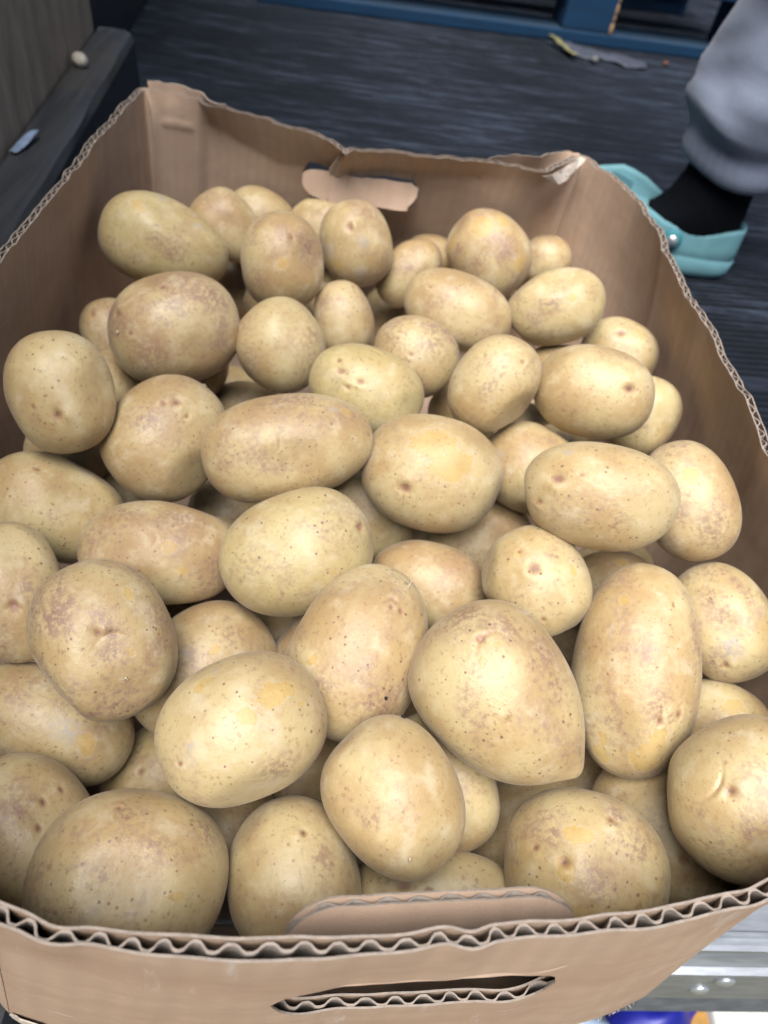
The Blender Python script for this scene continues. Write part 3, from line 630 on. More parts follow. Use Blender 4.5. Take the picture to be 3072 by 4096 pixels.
  (55,(0.1281,0.0909,0.1101),(0.9212,-0.1244,0.3687,-0.2312,-0.9371,0.2616,0.3129,-0.3263,-0.892),(0.0351,0.033,0.032),-0.04,(0.1,0.35,0.6,0.7),[('e',-0.566,-0.166,-0.808,0.075),('e',-0.248,-0.066,-0.967,0.108),('b',-0.391,-0.323,-0.862,0.102),('e',0.234,-0.605,-0.761,0.095),('p',-0.113,-0.387,-0.915,0.135),('p',-0.238,0.022,-0.971,0.108),('b',0.084,0.134,-0.987,0.23),('b',0.541,-0.363,-0.759,0.169),('b',0.29,-0.688,-0.665,0.149),('p',-0.819,0.148,-0.554,0.081)],'front-right potato with knobbly eyes and flaking skin behind the front rim'),
  (56,(0.183,0.1188,0.0817),(0.6129,-0.6463,0.4546,-0.7883,-0.5399,0.2952,0.0547,-0.5393,-0.8403),(0.0398,0.0289,0.0281),0.0,(0.65,0.4,0.3,0.5),[('e',0.341,0.116,-0.933,0.115)],'smooth dim potato between the front-right flaking one and the arc-scarred one'),
  (57,(0.1223,0.1268,0.0495),(0.8336,0.465,0.2982,0.3766,-0.8733,0.309,0.4041,-0.1453,-0.9031),(0.0331,0.0279,0.0279),0.0,(0.6,0.3,0.4,0.4),[],'dark potato deep under the point of the teardrop one'),  # gap fillers from here on: browner tone paints in the shade between potatoes
  (58,(-0.0739,0.477,0.03),(0.9898,-0.0785,-0.1191,0.0418,-0.6383,0.7687,-0.1364,-0.7658,-0.6285),(0.0331,0.0279,0.0279),0.0,(0.6,0.3,0.4,0.4),[],'potato deep in the gap above the long yellow-chipped one'),
  (60,(-0.088,0.6085,0.0556),(0.0481,-0.9912,-0.1231,-0.508,-0.1304,0.8514,-0.86,0.0216,-0.5098),(0.0331,0.0279,0.0279),0.0,(0.6,0.3,0.4,0.4),[],'potato in the dark gap right of the greenish-yellow far one'),
  (61,(0.0593,0.6082,0.0394),(0.1073,-0.9908,0.0823,-0.5349,0.0123,0.8448,-0.8381,-0.1347,-0.5287),(0.0331,0.0279,0.0279),0.0,(0.6,0.3,0.4,0.4),[],'potato showing in the small gap right of the small upright freckled one'),
  (63,(-0.0104,0.2445,0.03),(0.9604,-0.2776,-0.0226,-0.2237,-0.8172,0.5311,-0.1659,-0.5051,-0.847),(0.0331,0.0279,0.0279),0.0,(0.6,0.3,0.4,0.4),[],'dark potato deep in the gap below the green-yellow dotted one'),
  (64,(-0.0567,0.3489,0.03),(0.9908,0.0821,-0.1076,0.133,-0.7368,0.6629,-0.0249,-0.6711,-0.7409),(0.0331,0.0279,0.0279),0.0,(0.6,0.3,0.4,0.4),[],'potato deep under the left end of the long yellow-chipped one'),
  (65,(0.0745,0.3246,0.0297),(0.9865,0.0762,0.1452,-0.0334,-0.7738,0.6326,0.1606,-0.6289,-0.7607),(0.0331,0.0279,0.0279),0.0,(0.6,0.3,0.4,0.4),[],'potato deep in the gap right below the ochre-patched one'),
  (66,(0.01,0.1567,0.0283),(0.7493,0.6618,0.0236,0.6081,-0.7017,0.3714,0.2624,-0.2639,-0.9282),(0.0331,0.0279,0.0279),0.0,(0.6,0.3,0.4,0.4),[],'dark potato deep in the gap right of the orange-peeled oval'),
  (67,(-0.03,0.1186,0.0498),(0.9965,0.0322,-0.0771,0.0543,-0.9511,0.3042,-0.0635,-0.3073,-0.9495),(0.0331,0.0279,0.0279),0.0,(0.6,0.3,0.4,0.4),[],'dark potato deep between the biggest front-left and the smooth tan one'),
  (68,(0.0382,0.1112,0.0476),(0.5707,-0.8153,0.0978,-0.801,-0.5265,0.2848,-0.1807,-0.2408,-0.9536),(0.0331,0.0279,0.0279),0.0,(0.6,0.3,0.4,0.4),[],'dark potato deep under the left side of the golden egg-shaped one'),
  (71,(0.1643,0.1603,0.0294),(0.931,0.0401,0.3627,-0.0977,-0.9302,0.3538,0.3516,-0.3649,-0.8621),(0.0331,0.0279,0.0279),0.0,(0.6,0.3,0.4,0.4),[],"dark potato deep under the long upright one's peeled bottom"),
  (75,(0.171,0.2474,0.03),(0.1782,-0.9207,0.3473,-0.8644,0.0222,0.5023,-0.4702,-0.3897,-0.7919),(0.0331,0.0279,0.0279),0.0,(0.6,0.3,0.4,0.4),[],'dark potato deep between the teardrop and the long upright one'),
  (76,(-0.0649,0.6113,0.1217),(0.9185,-0.384,-0.0949,-0.0904,-0.4375,0.8947,-0.385,-0.8131,-0.4365),(0.0331,0.0279,0.0279),0.0,(0.6,0.3,0.4,0.4),[],'potato tip peeping out right of the one against the left half of the back wall'),
  (77,(-0.0077,0.6082,0.1246),(0.9934,0.1141,-0.0114,0.0601,-0.4328,0.8995,0.0977,-0.8942,-0.4368),(0.0331,0.0279,0.0279),0.0,(0.6,0.3,0.4,0.4),[],'sliver of a potato behind the grey-scabbed one below the back handle flap'),
]
DEEP = [
  ((-0.0527,0.4287,0.0551),(-0.9785,-0.0704,0.1938,0.1157,-0.9654,0.2338,0.1707,0.2512,0.9528),(0.031,0.0245,0.0256),'dim potato behind the long yellow-chipped one,below the purple-stained one'),
  ((0.1508,0.5966,0.0784),(-0.4136,-0.9071,-0.0778,0.8864,-0.4207,0.1931,-0.2078,0.0109,0.9781),(0.0296,0.0265,0.0235),'sliver of potato between the orange-patched far one and the yellowish blotched one'),
  ((0.1767,0.3833,0.0806),(-0.4365,-0.8993,-0.0262,0.3278,-0.1861,0.9262,-0.8379,0.3957,0.376),(0.0305,0.0271,0.0253),'sliver of potato between the wide deep-eyed one and the pale pink-eyed oval'),
  ((-0.1174,0.3195,0.0565),(-0.824,-0.5497,0.1371,0.2477,-0.5672,-0.7854,0.5095,-0.6132,0.6036),(0.0292,0.0254,0.0244),'dim potato between the broad three-eyed one and the brown creased one'),
  ((-0.0491,0.2817,0.0665),(-0.2403,-0.9707,0.0035,0.694,-0.1693,0.6998,-0.6787,0.1706,0.7143),(0.0292,0.0265,0.0253),'dim potato between the brown creased one and the green-yellow dotted one'),
  ((-0.0057,0.6042,0.06),(-0.6379,0.4179,-0.6469,0.5213,-0.384,-0.7621,-0.5669,-0.8233,0.0271),(0.0288,0.0247,0.0231),'dim potato between the upright nicked one and the small upright freckled one'),
  ((0.204,0.293,0.0585),(-0.5027,-0.7495,-0.4307,0.0239,-0.51,0.8598,-0.8641,0.4219,0.2743),(0.0319,0.0268,0.0262),'dim potato under the right end of the pale pink-eyed oval,above the long upright one'),
  ((0.1061,0.4091,0.0937),(-0.0081,-0.9179,0.3968,0.2334,-0.3876,-0.8918,0.9723,0.0854,0.2174),(0.0287,0.0263,0.0266),'dark potato deep in the gap above the ochre-patched one'),
  ((-0.0474,0.5646,0.078),(-0.2843,-0.8806,-0.3791,0.3171,-0.4595,0.8296,-0.9048,0.1156,0.4099),(0.0334,0.0276,0.0242),'dim potato between the upright nicked far one and the purple-stained one'),
  ((0.01,0.2013,0.07),(-0.1425,0.3828,0.9128,0.3653,-0.8368,0.4079,0.9199,0.3916,-0.0206),(0.0338,0.0277,0.0246),'dim potato in the gap left of the root-haired one'),
  ((0.1759,0.4518,0.0428),(-0.4164,0.7704,0.4827,-0.2856,-0.6149,0.735,0.8631,0.1682,0.4761),(0.0298,0.0256,0.0262),'dim potato in the gap left of the wide deep-eyed one,above the grey-eyed one'),
  ((-0.1439,0.3961,0.0978),(-0.4074,0.756,0.5123,-0.8296,-0.541,0.1385,0.3819,-0.3686,0.8476),(0.0324,0.0251,0.0233),'dim potato between the pinkish-scarred one and the large brownish-mauve one'),
  ((-0.0916,0.2661,0.03),(-0.1871,-0.9807,0.0565,0.5995,-0.0684,0.7974,-0.7782,0.183,0.6008),(0.0305,0.0278,0.0234),'sliver of potato between the big netted round one and the brown creased one'),
  ((-0.1506,0.3323,0.0975),(-0.1487,0.9832,0.106,-0.7257,-0.1814,0.6637,0.6717,0.0217,0.7405),(0.0352,0.0248,0.0261),'dark potato deep in the gap under the pinkish-scarred one by the left wall'),
  ((0.0519,0.1642,0.0668),(-0.381,-0.9244,-0.0193,0.6516,-0.2537,-0.7149,0.6559,-0.2849,0.699),(0.034,0.0247,0.0233),"dim potato between the root-haired one and the teardrop one's left side"),
  ((-0.0976,0.4356,0.0921),(-0.8214,0.4932,0.2864,-0.3017,-0.8019,0.5157,0.484,0.3372,0.8075),(0.0283,0.0253,0.0261),'dim potato below the large brownish-mauve one,behind the broad three-eyed one'),
]
RIM_BACK = [(-0.1651,0.6584),(-0.1543,0.6538),(-0.1426,0.6569),(-0.1175,0.6455),(-0.1093,0.6423),(-0.0548,0.6253),(-0.0214,0.611),(-0.002,0.5919),(0.004,0.581),(0.0095,0.5959),(0.0179,0.5932),(0.0535,0.5978),(0.0584,0.5923),(0.0871,0.5994),(0.1306,0.5946),(0.1558,0.5894),(0.1664,0.5927),(0.1861,0.6161),(0.2079,0.6407)]
RIM_RIGHT = [(0.2079,0.6407),(0.2277,0.5937),(0.2358,0.5616),(0.2383,0.5014),(0.2353,0.487),(0.2351,0.4638),(0.2337,0.4414),(0.2327,0.3959),(0.2352,0.3798),(0.2333,0.3715),(0.2318,0.3456),(0.2321,0.314),(0.2323,0.2939),(0.2323,0.2855),(0.2279,0.2733)]
RIM_FRONT = [(0.1461,0.0637),(0.1393,0.0607),(0.1338,0.0609),(0.1104,0.0565),(0.0924,0.0535),(0.0747,0.052),(0.0587,0.0502),(0.0542,0.0474),(0.0483,0.05),(0.0348,0.0471),(0.0137,0.0465),(-0.0134,0.0458),(-0.0263,0.0466),(-0.0369,0.047),(-0.0493,0.0482),(-0.0562,0.047),(-0.0599,0.0477),(-0.0656,0.0509),(-0.0732,0.053)]
RIM_LEFT = [(-0.1793,0.3647),(-0.179,0.3683),(-0.1771,0.4083),(-0.1747,0.4603),(-0.1725,0.5061),(-0.1714,0.5172),(-0.1723,0.5311),(-0.1702,0.6029),(-0.1651,0.6584)]

def dens(pts, step=0.001):
    pts = np.asarray(pts, float)
    seg = np.linalg.norm(np.diff(pts, axis=0), axis=1)
    cum = np.concatenate([[0], np.cumsum(seg)])
    n = max(8, int(cum[-1] / step))
    s = np.linspace(0, cum[-1], n + 1)
    return np.stack([np.interp(s, cum, pts[:, 0]), np.interp(s, cum, pts[:, 1])], 1), s / cum[-1]
right_top = RIM_RIGHT + [(0.2345, 0.215), (0.228, 0.150), (0.203, 0.100), (0.172, 0.073)] + RIM_FRONT[:1]
left_top = RIM_FRONT[-1:] + [(-0.100, 0.064), (-0.140, 0.090), (-0.172, 0.135), (-0.190, 0.22), (-0.188, 0.31)] + RIM_LEFT
SECT = {
    'back': (RIM_BACK, [(-0.170, 0.650), (-0.05, 0.668), (0.08, 0.668), (0.205, 0.640)]),
    'right': (right_top, [(0.205, 0.640), (0.235, 0.52), (0.242, 0.35), (0.240, 0.20), (0.222, 0.105), (0.197, 0.070)]),
    'front': (RIM_FRONT, [(0.197, 0.0700), (0.176, 0.0640), (0.150, 0.0577), (0.108, 0.0517), (0.0514, 0.0480), (-0.008, 0.0466), (-0.066, 0.0477), (-0.097, 0.0502), (-0.1105, 0.0547), (-0.120, 0.0591)]),
    'left': (left_top, [(-0.120, 0.0591), (-0.140, 0.080), (-0.170, 0.130), (-0.192, 0.22), (-0.196, 0.40), (-0.170, 0.650)]),
}
T, Bt, sect_idx = [], [], {}
for nm in ('back', 'right', 'front', 'left'):
    top, bot = SECT[nm]
    tp, u = dens(top)
    bp, _ = dens(bot)
    ub = np.linspace(0, 1, len(bp))
    bb = np.stack([np.interp(u, ub, bp[:, 0]), np.interp(u, ub, bp[:, 1])], 1)
    i0 = len(T)
    T += tp[:-1].tolist(); Bt += bb[:-1].tolist()
    sect_idx[nm] = (i0, i0 + len(tp) - 1)
T = np.array(T); Bt = np.array(Bt); NL = len(T)
def gsm(a, sig):
    k = np.arange(-int(4 * sig), int(4 * sig) + 1)
    w = np.exp(-0.5 * (k / sig) ** 2); w /= w.sum()
    out = np.zeros_like(a)
    for kk, ww in zip(k, w): out += ww * np.roll(a, -kk, axis=0)
    return out
T = gsm(T, 2.6); Bt = gsm(Bt, 8.0)
TS = gsm(T, 22.0)
tg = gsm(np.roll(T, -1, 0) - np.roll(T, 1, 0), 3.0); tg /= np.linalg.norm(tg, axis=1)[:, None]
NRM = np.stack([-tg[:, 1], tg[:, 0]], 1)
ARC = np.concatenate([[0], np.cumsum(np.linalg.norm(np.diff(T, axis=0), axis=1))])
RIMZ = 0.2 + 0.0008 * smooth_noise(NL, 14, 21) + 0.0005 * smooth_noise(NL, 3, 22)
DENT = 0.0008 * smooth_noise(NL, 20, 23) + 0.0005 * smooth_noise(NL, 5, 24)
sname = np.empty(NL, dtype='U6')
for nm, (i0, i1) in sect_idx.items(): sname[i0:i1] = nm
def sstep(x, a, b):
    t = np.clip((x - a) / (b - a), 0, 1)
    return t * t * (3 - 2 * t)
def wall_pt(i, t, off):
    """i: column index array (n,), t: (n,) 0 rim .. 1 foot, off: outward offset from the inner face"""
    i = i % NL
    s = sname[i]
    dec = np.select([s == 'back', s == 'front'], [0.045, 0.14], 0.55)
    p = TS[i] * (1 - t)[:, None] + Bt[i] * t[:, None] + (T[i] - TS[i]) * (np.exp(-(t / dec) ** 1.3) * (1 - t))[:, None]
    z = RIMZ[i] * (1 - t)
    b = np.zeros(len(i))
    mk = s == 'right'
    x0, x1 = sect_idx['right']
    u = np.where(mk, (i - x0) / (x1 - x0), 0)
    b += np.where(mk, 0.018 * np.sin(np.pi * np.clip(t, 0, 1)) * sstep(u, 0.0, 0.25) * (1 - sstep(u, 0.80, 0.98)), 0)
    mk = s == 'left'
    x0, x1 = sect_idx['left']
    u = np.where(mk, (i - x0) / (x1 - x0), 0)
    b += np.where(mk, 0.007 * np.sin(np.pi * np.clip(t, 0, 1)) * sstep(u, 0.1, 0.35) * (1 - sstep(u, 0.75, 0.98)), 0)
    # back wall: folded along a curved crease
    mk = s == 'back'
    xx = T[i][:, 0]
    zc = np.interp(xx, [-0.125, -0.118, -0.09, -0.057, -0.034, 0.0, 0.075, 0.10, 0.15], [0.184, 0.181, 0.171, 0.161, 0.164, 0.176, 0.178, 0.181, 0.186])
    tc = 1 - zc / 0.2
    am = 0.0115 * sstep(xx, -0.121, -0.115) * (1 - sstep(xx, 0.085, 0.16))
    tent = np.where(t < tc, t / tc, np.clip((1 - t) / (1 - tc), 0, 1))
    b += np.where(mk, am * tent, 0)
    # upright score line and a small cross crease in the far left corner panel
    b += np.where(mk, 0.0012 * np.exp(-((xx + 0.119) / 0.0018) ** 2), 0)
    b += np.where(mk, -0.0014 * np.exp(-((z - 0.178) / 0.0022) ** 2) * sstep(xx, -0.158, -0.150) * (1 - sstep(xx, -0.126, -0.121)), 0)
    b += DENT[i] * np.minimum(1, 0.4 + t)
    p = p + NRM[i] * (b + off)[:, None]
    return np.column_stack([p, z])

HOLES = {'front': (0.0485, 0.0425, 0.100, 0.1505), 'back': (0.0205, 0.0515, 0.143, 0.1725)}   # centre x, half width, z low, z high
def hole_t(nm, cols):
    """upper and lower hole edge as t for each column (equal outside the hole)"""
    cx, hw, zl, zh = HOLES[nm]
    x = T[cols % NL][:, 0]
    d = np.abs(x - cx)
    r = (zh - zl) / 2
    zm = (zl + zh) / 2
    core = hw - r
    half = np.where(d <= core, r, r * np.clip(1 - (np.clip(d - core, 0, None) / r) ** 3.2, 0, None) ** (1 / 2.2))
    half = np.where(d < hw, half, 0.0)
    return 1 - (zm + half) / 0.2, 1 - (zm - half) / 0.2

def shell(pos, cols, tt, tb, rows, oa, ob, mats, arcs):
    """closed thin sheet between offsets oa and ob; returns verts, faces, smooth flags, material idx, uvs"""
    n = len(cols)
    V, Fc, S, Mi, UV = [], [], [], [], []
    def grid(off, flip, mi):
        base = len(V)
        for r in range(rows):
            t = tt + (tb - tt) * r / (rows - 1)
            P = pos(cols, t, off)
            V.extend(P.tolist()); UV.extend(np.column_stack([arcs, P[:, 2]]).tolist())
        for r in range(rows - 1):
            for c in range(n - 1):
                q = (base + r * n + c, base + r * n + c + 1, base + (r + 1) * n + c + 1, base + (r + 1) * n + c)
                Fc.append(q if not flip else q[::-1]); S.append(True); Mi.append(mi)
        return base
    ga = grid(oa, True, 0)
    gb = grid(ob, False, 1)
    def strip(ia, ib, mi=2):
        base = len(V)
        for k in range(len(ia)):
            V.append(V[ia[k]]); V.append(V[ib[k]]); UV.append(UV[ia[k]]); UV.append(UV[ib[k]])
        for k in range(len(ia) - 1):
            Fc.append((base + 2 * k, base + 2 * k + 1, base + 2 * k + 3, base + 2 * k + 2)); S.append(False); Mi.append(mi)
    ar = np.arange(n)
    strip((ga + ar).tolist(), (gb + ar).tolist())
    strip((ga + (rows - 1) * n + ar).tolist(), (gb + (rows - 1) * n + ar).tolist())
    rr = np.arange(rows) * n
    strip((ga + rr).tolist(), (gb + rr).tolist()); strip((ga + rr + n - 1).tolist(), (gb + rr + n - 1).tolist())
    return V, Fc, S, Mi, UV

def merge(parts):
    V, Fc, S, Mi, UV = [], [], [], [], []
    for p in parts:
        b = len(V)
        V += p[0]; Fc += [tuple(x + b for x in f) for f in p[1]]; S += p[2]; Mi += p[3]; UV += p[4]
    return V, Fc, S, Mi, UV
TH = 0.0052; LINER = 0.00075; PITCH = 0.0090
def flute_off(arc):
    ph = 2 * np.pi * arc / PITCH + 0.55 * np.sin(arc * 61.0) + 0.35 * np.sin(arc * 143.0 + 1.0)
    w = np.sin(ph) + 0.12 * np.sin(3 * ph)
    return LINER + 0.00035 + (TH - 2 * LINER - 0.0007) * (0.5 + 0.5 * np.clip(w / 0.95, -1, 1))

box = empty("cardboard_box", (0.03, 0.35, 0.0))
tag(box, "open kraft cardboard box full of potatoes with hand holes and crumpled rim", "box")
B0 = np.array(box.location)
def box_part(name, data, mats, parent=box, sub=0.0):
    V, Fc, S, Mi, UV = data
    V = (np.asarray(V) - B0).tolist()
    o = mesh_obj(name, V, Fc, mats, None, smooth=S, mat_idx=Mi, uvs=UV)
    o.parent = parent
    return o
for nm in ('back', 'right', 'front', 'left'):
    i0, i1 = sect_idx[nm]
    parts, fl = [], []
    colsL = np.arange(i0, i1 + 1, 2)
    if colsL[-1] != i1: colsL = np.append(colsL, i1)
    colsF = np.arange(i0, i1 + 1)
    arcL = np.where(colsL < NL, ARC[colsL % NL], ARC[-1] + 0.001)
    arcF = np.where(colsF < NL, ARC[colsF % NL], ARC[-1] + 0.001)
    def zero(c): return np.zeros(len(c))
    crush = 0.00045 * smooth_noise(len(colsL), 5, 31 + i0, False) - 0.0002
    if nm in HOLES:
        hu, hl = hole_t(nm, colsL)
        fu, flw = hole_t(nm, colsF)
        spans = [(zero(colsL), hu, zero(colsF), fu, 16), (hl, zero(colsL) + 1, flw, zero(colsF) + 1, 18)]
    else:
        spans = [(zero(colsL), zero(colsL) + 1, zero(colsF), zero(colsF) + 1, 30)]
    for (a0, b0, a1, b1, rows) in spans:
        parts.append(shell(wall_pt, colsL, a0, b0, rows, zero(colsL), zero(colsL) + LINER, None, arcL))
        po = shell(wall_pt, colsL, a0, b0, rows, zero(colsL) + TH - LINER + crush, zero(colsL) + TH + crush, None, arcL)
        parts.append(po)
        th = 0.00042
        w = flute_off(arcF) + 0.00022 * smooth_noise(len(colsF), 4, 51 + i0, False)
        sq = 0.82 + 0.18 * np.tanh(smooth_noise(len(colsF), 30, 61 + i0, False))
        w = TH / 2 + (w - TH / 2) * sq
        fl.append(shell(wall_pt, colsF, a1 + 0.003 * (a1 == 0), b1, max(4, rows // 3), w - th, w + th, None, arcF))
    panel = box_part(nm + "_panel", merge(parts), [MAT['card_in'], MAT['card_out'], MAT['card_edge']])
    # the inner liner's hidden back and the outer liner's hidden inside share the kraft tones
    box_part("fluting", merge(fl), [MAT['flute'], MAT['flute'], MAT['card_edge']], panel)

# bottom of the box
hull = [tuple(Bt[i] - NRM[i] * 0.002) for i in range(0, NL, 12)]
bm = bmesh.new()
f = bm.faces.new([bm.verts.new((p[0] - B0[0], p[1] - B0[1], 0.004)) for p in hull])
r = bmesh.ops.extrude_face_region(bm, geom=[f])
for g in r["geom"]:
    if isinstance(g, bmesh.types.BMVert): g.co.z -= 0.003
bm_obj("bottom_panel", bm, MAT['card_in'], box)

# hand-hole flaps, still hinged along the upper edge of their holes
def flap(nm, length, ang_fn, inward_sign, z_h, curl):
    cx, hw, zl, zh = HOLES[nm]
    i0, i1 = sect_idx[nm]
    cols = np.array([c for c in range(i0, i1 + 1) if abs(T[c % NL][0] - cx) < hw - 0.0006])
    x = T[cols % NL][:, 0]
    d = np.abs(x - cx)
    rr = 0.017
    core = hw - rr
    cut = np.where(d > core, rr - np.sqrt(np.clip(rr * rr - (d - core) ** 2, 0, None)), 0.0)
    ext = np.clip(length - cut, 0.001, None)
    h0 = wall_pt(cols, np.full(len(cols), 1 - z_h / 0.2), np.full(len(cols), 0.0012))
    # straighten the hinge a little
    inn = -NRM[cols % NL]
    inn = inn * 0 + inn.mean(0) / np.linalg.norm(inn.mean(0))
    cf = np.polyfit(x, h0[:, 1], 1)
    h0[:, 1] = 0.1 * h0[:, 1] + 0.9 * np.polyval(cf, x) - (0.004 if nm == 'back' else 0.0)
    hinge_end = np.minimum(cut * 0.35, 0.004)
    def pos(c, q, off):
        k = np.searchsorted(cols, c)
        e = ext[k] * q + hinge_end[k] * (1 - q)
        al = ang_fn(x[k]) + curl * q
        dirx = np.cos(al); dirz = np.sin(al)
        nx, nz = -dirz, dirx
        P = h0[k].copy()
        P[:, 0] += inn[k][:, 0] * (e * dirx + off * nx)
        P[:, 1] += inn[k][:, 1] * (e * dirx + off * nx)
        P[:, 2] += e * dirz + off * nz
        return P
    arc = ARC[cols % NL]
    one, zer = np.ones(len(cols)), np.zeros(len(cols))
    p1 = shell(pos, cols, zer, one, 12, zer, zer + 0.0007, None, arc)
    p2 = shell(pos, cols, zer, one, 12, zer + 0.0035, zer + 0.0042, None, arc)
    ph = 2 * np.pi * arc / PITCH
    w = 0.0021 + 0.0012 * np.sin(ph)
    p3 = shell(pos, cols, zer + 0.02, one * 0.985, 5, w - 0.0003, w + 0.0003, None, arc)
    o = box_part("handle_flap", merge([p1, p2]), [MAT['card_in'], MAT['card_in'], MAT['card_edge']])
    box_part("fluting", p3, [MAT['flute'], MAT['flute'], MAT['card_edge']], o)
    return o
flap('front', 0.033, lambda x: R(70) + 0.0 * x, 1, 0.1510, R(-8))
flap('back', 0.0225, lambda x: R(-72) + (x - 0.02) * 2.4, 1, 0.1715, R(4))

# glue flap standing behind the far left corner, torn strip at the far right corner
i0, i1 = sect_idx['back']
cols = np.array([c for c in range(i0, i1) if -0.163 < T[c][0] < -0.098])
def pos_g(c, t, off):
    P = wall_pt(c, t, off + 0.0058)
    P[:, 2] += 0.0045 * (1 - t) * (1 - sstep(T[c][:, 0], -0.135, -0.098)) + 0.0003
    return P
z_, o_ = np.zeros(len(cols)), np.ones(len(cols))
box_part("glue_flap", shell(pos_g, cols, z_, o_, 12, z_, z_ + 0.0022, None, ARC[cols]), [MAT['card_in'], MAT['card_out'], MAT['card_edge']])
cols = np.array([c for c in range(i0, i1) if 0.118 < T[c][0] < 0.209])
def pos_o(c, t, off):
    P = wall_pt(c, t, off + 0.0055)
    u = (T[c][:, 0] - 0.118) / 0.091
    bulge = 0.020 * np.sin(np.pi * np.clip(u, 0, 1)) ** 0.8
    P[:, 1] += bulge * (1 - t) ** 2
    P[:, 2] += 0.002 * np.sin(np.pi * np.clip(u, 0, 1)) * (1 - t)
    return P
z_, o_ = np.zeros(len(cols)), np.ones(len(cols))
box_part("peeled_outer_ply", shell(pos_o, cols, z_, o_ * 0.8, 14, z_, z_ + 0.0009, None, ARC[cols]), [MAT['card_out'], MAT['card_out'], MAT['card_edge']])
def paper_bit(name, pts, thick, mat, parent):
    """small torn sheet: list of (x, y, z) outline, curled a little"""
    bm = bmesh.new()
    f = bm.faces.new([bm.verts.new(Vector(p) - Vector(B0)) for p in pts])
    bmesh.ops.triangulate(bm, faces=[f])
    bmesh.ops.subdivide_edges(bm, edges=list(bm.edges), cuts=2)
    bm.normal_update()
    for v in bm.verts: v.co += v.normal * random.uniform(-0.0004, 0.0004)
    r = bmesh.ops.extrude_face_region(bm, geom=list(bm.faces))
    for g in r["geom"]:
        if isinstance(g, bmesh.types.BMVert): g.co.y -= thick
    return bm_obj(name, bm, mat, parent)
def on_wall(nm, x, z, off):
    i0, i1 = sect_idx[nm]
    c = min(range(i0, i1), key=lambda k: abs(T[k][0] - x))
    return wall_pt(np.array([c]), np.array([1 - z / 0.2]), np.array([off]))[0]
paper_bit("torn_strip", [(0.1633, 0.587, 0.2), (0.1806, 0.5955, 0.192), (0.1888, 0.6036, 0.194), (0.1989, 0.6194, 0.198), (0.2069, 0.6283, 0.203), (0.201, 0.6278, 0.2045), (0.1832, 0.6026, 0.2027), (0.1705, 0.5885, 0.2015)], 0.0006, MAT['torn'], box)
# ragged torn paper at the foot of the front left corner
c_l = sect_idx['front'][1]
ragged = []
for k, (dc, z) in enumerate(((-34, 0.012), (-28, -0.004), (-24, -0.006), (-22, -0.020), (-19, -0.030), (-17, -0.024), (-15, -0.012), (-12, -0.004), (-6, 0.004), (-1, 0.010), (-6, 0.020), (-20, 0.022))):
    i = c_l + dc
    P = wall_pt(np.array([i]), np.array([1 - max(z, 0.0) / 0.2]), np.array([0.0062]))[0]
    P[2] = z
    ragged.append(P)
paper_bit("torn_foot_paper", ragged, 0.0006, MAT['torn'], box)
# loose paper fibres along the lower front edge
V, Fc = [], []
fr0, fr1 = sect_idx['front']
for k in range(130):
    i = random.randint(fr0 + 4, fr1 - 1)
    P = Vector(wall_pt(np.array([i]), np.array([1.0 - random.random() * 0.015]), np.array([0.0052]))[0])
    nrm = Vector((NRM[i % NL][0], NRM[i % NL][1], 0))
    L = random.uniform(0.0008, 0.0026) * (1.8 if random.random() < 0.08 else 1)
    d = (nrm * random.uniform(0.5, 1.0) + Vector((random.uniform(-0.8, 0.8), 0, random.uniform(-0.8, 0.2)))).normalized()
    side = d.cross(Vector((0, 0, 1))).normalized() * 0.00009
    b = len(V)
    mid = P + d * L * 0.5 + Vector((0, 0, random.uniform(-0.0006, 0.0006)))
    for q in (P - side, P + side, mid + side * 0.7, mid - side * 0.7, P + d * L): V.append(q - Vector(B0))
    Fc += [(b, b + 1, b + 2, b + 3), (b + 3, b + 2, b + 4)]
tag(mesh_obj("paper_fibres", V, Fc, MAT['torn'], box), kind="stuff")

